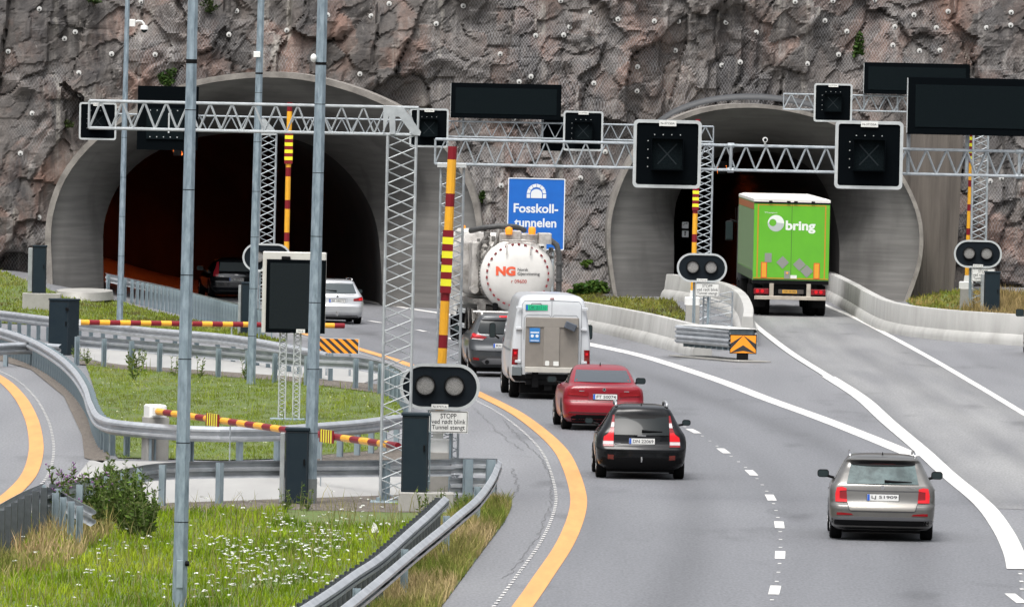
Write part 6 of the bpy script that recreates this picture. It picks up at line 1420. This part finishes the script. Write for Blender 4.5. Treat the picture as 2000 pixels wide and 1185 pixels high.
b = MB(); b.box((-1.1, .45, .55), (1.1, .58, .95)); b.bbox((-.70, .3, 1.0), (-.55, .45, 1.35), .02); b.build('rear_frame', dark_pl, T)
for x in (-1.10, .8): b = MB(); b.bbox((x, .40, .72), (x + .28, .46, .88), .01); b.build('tail_light', tail_red, T)
for x, y, z, nm in ((-.28, .25, 3.38, 'beacon'), (.40, .15, 3.40, 'beacon')):
    b = MB(); b.lathe([(0, .10), (.12, .115), (.2, .10), (.24, .0)], 16, 'z', (x, y, z)); b.build('beacon', mat('beacon_amber', (.72, .24, .02), .25, emit=((1, .35, .02), .25)), T, smooth='a')
b = MB(); b.lathe([(0, .06), (.08, .06), (.10, 0)], 12, 'z', (-1.1, 6.2, 3.45)); b.build('beacon', MATS['beacon_amber'], T, smooth='a')
for y in (1.5, 2.85, 6.3, 8.2):
    for sx in (-1, 1):
        b = MB(); r = .52; b.lathe([(-.15, r * .55), (-.15, r * .92), (-.11, r), (.11, r), (.15, r * .92), (.15, r * .55)], 28, 'x', caps=False); w_ = b.build('wheel', rubber, T, smooth='a', loc=(sx * 1.08, y, r)); b = MB(); b.lathe([(-.11 * sx - .01, 0), (-.06, r * .3), (.06, r * .5), (.12, r * .55)] if False else [(sx * .12, 0), (sx * .05, r * .25), (sx * .10, r * .54), (0, r * .55)], 16, 'x'); b.build('rim', rim_m, w_, smooth='a')
for y in (1.5, 2.85):
    b = MB(); P = [(math.cos(rad(a)) * .62, math.sin(rad(a)) * .62) for a in range(0, 181, 15)]; b.loft([[(-1.26, y + c, .52 + s_) for c, s_ in P], [(-.92, y + c, .52 + s_) for c, s_ in P]], False, False); b.build('mudguard', grim, T, smooth='a')
b = MB(); b.bbox((-1.27, 3.6, .5), (-1.15, 5.6, .62), .01); b.bbox((-1.27, 3.6, .95), (-1.15, 5.6, 1.07), .01); b.build('side_guard', sign_grey, T)
b = MB(); b.bbox((-1.25, 7.2, .8), (1.25, 9.2, 3.3), .1); b.build('cab', tankw, T)
b = MB(); b.bbox((-1.62, 8.6, 2.0), (-1.36, 8.75, 2.7), .04); b.build('mirror', dark_pl, T)
# ------------------------------------------------------------------ grass, weeds, flowers, shrubs
def attr_mat(name, rough=.7, trans=.25):
    M = bpy.data.materials.new(name); M.use_nodes = True; n, l = M.node_tree.nodes, M.node_tree.links; b = n['Principled BSDF']
    a = n.new('ShaderNodeAttribute'); a.attribute_name = 'tint'; l.new(a.outputs['Color'], b.inputs['Base Color']); b.inputs['Roughness'].default_value = rough; b.inputs['Specular IOR Level'].default_value = .05
    if trans:
        t = n.new('ShaderNodeBsdfTranslucent'); l.new(a.outputs['Color'], t.inputs[0]); mx = n.new('ShaderNodeMixShader'); mx.inputs[0].default_value = trans
        l.new(b.outputs[0], mx.inputs[1]); l.new(t.outputs[0], mx.inputs[2]); l.new(mx.outputs[0], n['Material Output'].inputs['Surface'])
    return M
blade_m = attr_mat('blade'); leaf_m = attr_mat('leaf', .55, .2); petal_m = attr_mat('petal', .6, .1)
def np_mesh(name, V, Fq, nper, C, m):
    me = bpy.data.meshes.new(name); me.vertices.add(len(V)); me.vertices.foreach_set('co', V.reshape(-1).astype(np.float32))
    nf = len(Fq); me.loops.add(nf * nper); me.loops.foreach_set('vertex_index', Fq.reshape(-1).astype(np.int32)); me.polygons.add(nf)
    me.polygons.foreach_set('loop_start', np.arange(0, nf * nper, nper, dtype=np.int32)); me.polygons.foreach_set('loop_total', np.full(nf, nper, np.int32)); me.update(calc_edges=True)
    a = me.attributes.new('tint', 'FLOAT_COLOR', 'POINT'); a.data.foreach_set('color', np.concatenate([C, np.ones((len(C), 1))], 1).reshape(-1).astype(np.float32))
    me.materials.append(m); o = bpy.data.objects.new(name, me); COL.objects.link(o); return o
def scatter(P, n):
    poly = [(p.x, p.y) for p in P]; x0, x1 = min(a for a, _ in poly), max(a for a, _ in poly); y0, y1 = min(b for _, b in poly), max(b for _, b in poly); out = []
    tot = 0
    while tot < n:
        q = NR.random((n * 2, 2)) * [x1 - x0, y1 - y0] + [x0, y0]; q = q[inpoly(q[:, 0], q[:, 1], poly)]; out.append(q); tot += len(q)
    return np.concatenate(out)[:n]
def blades(q, hmin, hmax, wd, pal, patch, seed, lean=.45, dry=None, dz=0.0):
    n = len(q); x, y = q[:, 0], q[:, 1]; z = hgt(x, y) + dz
    f = fbm(x * .9, y * .25, seed, 4) + .5; f2 = fbm(x * 3.1, y * .9, seed + 9, 3) + .5
    h = (hmin + (hmax - hmin) * NR.random(n)) * (.55 + .9 * f2); a = NR.random(n) * math.tau; ca, sa = np.cos(a), np.sin(a)
    le = lean * h * (.3 + NR.random(n)); la = NR.random(n) * math.tau; w_ = wd * (.6 + .8 * NR.random(n))
    base = np.stack([x, y, z - .02], 1); side = np.stack([ca, sa, 0 * ca], 1) * w_[:, None] / 2
    mid = base + np.stack([np.cos(la) * le * .35, np.sin(la) * le * .35, h * .6], 1); tip = base + np.stack([np.cos(la) * le, np.sin(la) * le, h], 1)
    V = np.stack([base - side, base + side, mid + side * .8, mid - side * .8, tip], 1)
    pal = np.array(pal); t = np.clip(f + (NR.random(n) - .5) * patch, 0, .999) * (len(pal) - 1); i = t.astype(int); fr = (t - i)[:, None]
    c = pal[i] * (1 - fr) + pal[np.minimum(i + 1, len(pal) - 1)] * fr; c = c * (.75 + .5 * NR.random(n))[:, None]
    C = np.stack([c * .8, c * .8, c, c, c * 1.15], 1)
    return V, C
def grass(name, label, sets, kind='stuff'):
    Vs = np.concatenate([v for v, _ in sets]); Cs = np.concatenate([c for _, c in sets]); n = len(Vs); o = np.arange(n)[:, None] * 5
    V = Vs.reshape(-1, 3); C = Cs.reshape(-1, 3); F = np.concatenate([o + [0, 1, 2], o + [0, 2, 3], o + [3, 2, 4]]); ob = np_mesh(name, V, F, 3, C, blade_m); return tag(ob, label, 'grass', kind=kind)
GR = [(.075, .13, .010), (.15, .23, .012), (.22, .30, .016), (.27, .32, .028)]
GR2 = [(.14, .16, .03), (.16, .21, .022), (.20, .26, .028), (.24, .25, .06)]
DRY = [(.16, .19, .04), (.30, .25, .10), (.38, .29, .15), (.34, .22, .11)]
def near(q, pts, r):                                              # keep the points near some ground spots (x, y radii)
    k = np.zeros(len(q), bool)
    for p, rx, ry in pts: k |= ((q[:, 0] - p.x) / rx) ** 2 + ((q[:, 1] - p.y) / ry) ** 2 < 1
    return q[k] if r else q[~k]
qf = scatter(PG1, 52000); qf = qf[qf[:, 1] > 146]
bare = [(G(690, 1005), 1.2, 5), (G(850, 1010), .5, 4)]
qf = near(qf, bare, False)
dryspot = [(G(40, 1085), 1.0, 8), (G(120, 1050), .8, 5)]
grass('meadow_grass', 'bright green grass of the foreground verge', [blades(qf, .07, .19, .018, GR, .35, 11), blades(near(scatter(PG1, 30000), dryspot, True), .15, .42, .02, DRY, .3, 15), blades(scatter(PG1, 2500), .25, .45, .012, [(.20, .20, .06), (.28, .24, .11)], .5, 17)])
qs = scatter(PGS, 16000); qs = qs[qs[:, 1] > 142]
grass('dry_grass', 'beige and green dry grass between guard rail and road', [blades(qs, .08, .30, .016, [(.15, .19, .035), (.24, .22, .07), (.34, .27, .13), (.40, .30, .16)], .5, 21)])
grass('island_grass', 'short green grass of the island between the pale crossings', [blades(scatter(PG2, 70000), .03, .10, .015, GR2, .35, 31), blades(scatter(PG2, 500), .15, .4, .02, [(.18, .24, .03), (.26, .30, .06)], .5, 33)])
grass('bank_grass', 'sparse grass on the bank left of the wide tunnel', [blades(scatter(PG3, 22000), .05, .16, .035, [(.12, .10, .04), (.15, .18, .025), (.19, .24, .03), (.22, .22, .06)], .5, 41)])
grass('gore_tufts', 'mossy grass behind the middle concrete barrier', [blades(scatter(PG4, 7000), .05, .18, .04, [(.10, .085, .05), (.14, .14, .03), (.19, .20, .035), (.24, .20, .07)], .7, 51)])
grass('right_tufts', 'yellow-green grass behind the right concrete barrier', [blades(scatter(PG5, 7000), .06, .22, .04, [(.15, .18, .03), (.20, .20, .04), (.28, .22, .08), (.34, .22, .08)], .7, 61), blades(near(scatter(PG5, 9000), [(G(1970, 612), 1.6, 10)], True), .2, .5, .03, [(.24, .18, .07), (.30, .22, .11)], .5, 63)])
# white yarrow heads
def flowers(name, label, q, size, col, hmin, hmax, npet=7):
    n = len(q); x, y = q[:, 0], q[:, 1]; h = hmin + (hmax - hmin) * NR.random(n); z = hgt(x, y) + h; V = []; C = []
    for k in range(npet):
        a = NR.random(n) * math.tau; r = size * (.2 + .8 * NR.random(n)); s_ = size * .38
        c = np.stack([x + np.cos(a) * r, y + np.sin(a) * r, z + (NR.random(n) - .5) * .015], 1); t = NR.random(n) * math.tau; tl = (NR.random(n) - .5) * .7
        u = np.stack([np.cos(t), np.sin(t), tl * 0], 1) * s_; v = np.stack([-np.sin(t), np.cos(t), tl + .5], 1) * s_ * .8
        V.append(np.stack([c - u - v, c + u - v, c + u + v, c - u + v], 1)); cc = np.array(col) * (.8 + .3 * NR.random(n))[:, None]; C.append(np.repeat(cc[:, None], 4, 1))
    V = np.concatenate(V); C = np.concatenate(C); nq = len(V); F = np.arange(nq * 4).reshape(-1, 4)
    return tag(np_mesh(name, V.reshape(-1, 3), F, 4, np.clip(C.reshape(-1, 3), 0, .85), petal_m), label, 'flowers', kind='stuff')
cl = []
for px, py, sx, sy, nn in ((560, 1045, .35, 2.5, 40), (640, 1060, .4, 3, 40), (590, 1090, .5, 3, 60), (470, 1110, .45, 2.5, 80), (440, 1090, .3, 2, 40), (520, 1130, .5, 3, 60), (620, 1110, .5, 3, 45), (660, 1080, .4, 2.5, 35), (540, 1160, .5, 2.5, 60), (460, 1150, .35, 2, 35), (250, 1100, .4, 2.5, 14), (180, 1120, .3, 2, 16), (210, 1160, .4, 2, 14), (300, 1080, .4, 2.5, 12), (700, 1030, .3, 2, 15), (420, 1180, .4, 2, 35), (610, 1160, .4, 2, 30), (720, 1050, .3, 2.5, 18), (500, 1020, .5, 3, 14)):
    p = G(px, py); nn = int(nn * .55); cl.append(NR.normal(size=(nn, 2)) * [sx * .65, sy * .65] + [p.x, p.y])
q = np.concatenate(cl + [scatter(PG1, 90)]); q = q[inpoly(q[:, 0], q[:, 1], [(p.x, p.y) for p in PG1])]
flowers('yarrow_flowers', 'white flower heads scattered through the foreground grass', q, .034, (.60, .61, .56), .20, .32)
flowers('clover_flowers', 'tiny pale flowers on the grass island', scatter(PG2, 220), .025, (.55, .55, .40), .08, .16, 3)
# thistles and tall weeds
def weed(name, label, cat, spots, hmin, hmax, nleaf, lsize, cols, flower=None, group=None):
    """each spot one plant: stems with narrow leaves"""
    obs = []
    for (x, y), lab in spots:
        V = []; C = []; z0 = gz(x, y); ns = RND.randint(3, 6); b = MB(); tips = []
        for s_ in range(ns):
            h = RND.uniform(hmin, hmax); a = RND.uniform(0, math.tau); le = RND.uniform(.02, .22) * h; P = [Vector((math.cos(a) * le * t * t + RND.uniform(-.01, .01) + .06 * math.cos(a) * (t > 0), math.sin(a) * le * t * t, h * t)) for t in (0, .35, .7, 1)]
            b.tube(P, [.010, .008, .006, .003], 5); tips.append(P[-1])
            for k in range(nleaf):
                t = RND.uniform(.08, .98); i = min(2, int(t * 3)); c = P[i].lerp(P[i + 1], t * 3 - i); d = Vector((RND.uniform(-1, 1), RND.uniform(-1, 1), RND.uniform(-.15, .9))).normalized(); L = lsize * RND.uniform(.5, 1.2) * (1.25 - .6 * t); sd = d.cross(Vector((RND.uniform(-1, 1), RND.uniform(-1, 1), RND.uniform(-1, 1)))).normalized() * L * .17
                V += [c, c + d * L * .5 + sd, c + d * L, c + d * L * .5 - sd]; cc = RND.choice(cols); k2 = RND.uniform(.7, 1.25); C += [tuple(v * k2 for v in cc)] * 4
        root = thing(name, lab, cat, (x, y, z0), 0, group)
        me_o = np_mesh('leaves', np.array([tuple(v) for v in V]), np.arange(len(V)).reshape(-1, 4), 4, np.array(C), leaf_m); me_o.parent = root
        b.build('stem', mat('weed_stem', (.09, .11, .035), .7), root)
        if flower:
            b = MB()
            for p in tips:
                for j in range(2): b.lathe([(-.015, .0), (-.01, .012), (.01, .018), (.02, .008)], 6, 'z', p + Vector((RND.uniform(-.05, .05), RND.uniform(-.05, .05), RND.uniform(-.04, .02))))
            b.build('flower_head', flower, root, smooth=True)
        obs.append(root)
    return obs
WC = [(.045, .075, .018), (.06, .10, .022), (.085, .13, .028), (.10, .12, .04)]
purple = mat('thistle_purple', (.20, .09, .22), .7)
TH = 'tall dark green thistles with purple heads by the left guard rail'; WE = 'tall dark green weeds in front of the pale crossing\'s guard rail'
spots = []
for k in range(11): p = G(RND.uniform(105, 215), RND.uniform(1000, 1050)); spots.append(((p.x, p.y), TH))
weed('thistle_plant', TH, 'thistle', spots, .5, .95, 30, .16, WC, purple, 'thistles and weeds')
spots = []
for k in range(24): p = G(RND.uniform(170, 290), RND.uniform(1000, 1058)); spots.append(((p.x, p.y), WE))
weed('weed_plant', WE, 'weed', spots, .45, 1.1, 42, .15, WC + [(.10, .16, .03)], None, 'thistles and weeds')
SL = 'slender green weed beside the foreground signal and guard rails'
weed('weed_plant', SL, 'weed', [((lambda p: (p.x, p.y))(G(px, py)), SL) for px, py in ((825, 1010), (862, 1008), (900, 1010), (845, 1030), (905, 1040), (930, 1000), (600, 1000), (560, 1002), (585, 998))], .25, .55, 14, .10, [(.07, .11, .025), (.11, .16, .03)], None, 'weeds by the foreground signal')
SM = 'thin green weed at the posts beyond the grass island'
weed('weed_plant', SM, 'weed', [((lambda p: (p.x, p.y))(G(px, py)), SM) for px, py in ((150, 708), (255, 725), (262, 722), (275, 728), (170, 712), (262, 745), (390, 740), (480, 745), (340, 735))], .3, .7, 14, .13, [(.09, .14, .03), (.15, .20, .04)], None, 'weeds beyond the grass island')
# shrubs on the cliff: leaf clusters
def shrub(label, px, py, rx, ry, n, cols, ls=.13, ground=False):
    if ground: p = G(px, py); 
    else:
        p, _ = on_cliff(px, py)
        if p is None: p = W(px, py, 372)
    s = F / p.y; rx, ry = rx / s, ry / s; V = []; C = []
    blobs = [(Vector((RND.uniform(-.6, .6) * rx, RND.uniform(-.3, .1) * rx, RND.uniform(-.6, .7) * ry)), RND.uniform(.35, .6)) for _ in range(6)]
    for k in range(n):
        bc, br = RND.choice(blobs); d = Vector((RND.gauss(0, 1), RND.gauss(0, 1), RND.gauss(0, 1))).normalized() * br * RND.random() ** .4; c = bc + Vector((d.x * rx, d.y * rx * .8, d.z * ry))
        u = Vector((RND.uniform(-1, 1), RND.uniform(-1, 1), RND.uniform(-.6, .6))).normalized(); v = u.cross(Vector((RND.uniform(-1, 1), RND.uniform(-1, 1), RND.uniform(-1, 1)))).normalized(); L = ls * RND.uniform(.6, 1.3)
        V += [c - u * L * .5, c + v * L * .28, c + u * L * .5, c - v * L * .28]; cc = RND.choice(cols); k2 = RND.uniform(.65, 1.3); C += [tuple(q * k2 for q in cc)] * 4
    t = thing('shrub', label, 'shrub', p - Vector((0, .25, 0)), 0, 'shrubs on and below the cliff'); o = np_mesh('leaves', np.array([tuple(v) for v in V]), np.arange(len(V)).reshape(-1, 4), 4, np.array(C), leaf_m); o.parent = t
    b = MB()
    for bc, br in blobs: b.tube([(0, .2, -ry * .8), tuple(bc * .5 + Vector((0, .1, -ry * .2))), tuple(bc)], [.03, .02, .008], 5)
    b.build('branches', mat('twig', (.06, .045, .03), .8), t); return t
SC = [(.025, .05, .014), (.035, .07, .016), (.055, .095, .024)]
shrub('small green bush on the rock above the square dark board', 324, 152, 19, 17, 420, SC, .14)
shrub('green plant hanging in a rock hollow above the far right board', 1675, 92, 15, 28, 420, SC, .14)
shrub('leafy green plants at the rock foot beside the narrower tunnel\'s left wall', 1140, 560, 46, 17, 900, [(.04, .09, .02), (.06, .12, .022), (.09, .15, .03)], .17)
shrub('light green bush growing from the rock below the blue sign', 1146, 516, 12, 8, 200, [(.08, .15, .03), (.11, .18, .035)], .13)
shrub('dark tuft of leaves high on the cliff near the nearest post', 410, 12, 22, 16, 260, [(.03, .05, .02), (.05, .07, .025)], .12)
shrub('dark tuft of leaves at the upper left of the cliff', 184, 3, 16, 9, 160, [(.03, .05, .02), (.05, .08, .025)], .12)
shrub('hanging greenery beside the right edge of the wide tunnel', 942, 388, 10, 14, 160, SC, .12)
shrub('low greenery at the foot of the narrower tunnel\'s left rim', 1178, 570, 14, 20, 260, [(.05, .10, .02), (.08, .13, .03)], .15)
shrub('low greenery on the rock beside the dark cabinet by the left portal', 132, 240, 14, 12, 140, [(.04, .06, .02), (.06, .08, .03)], .12)
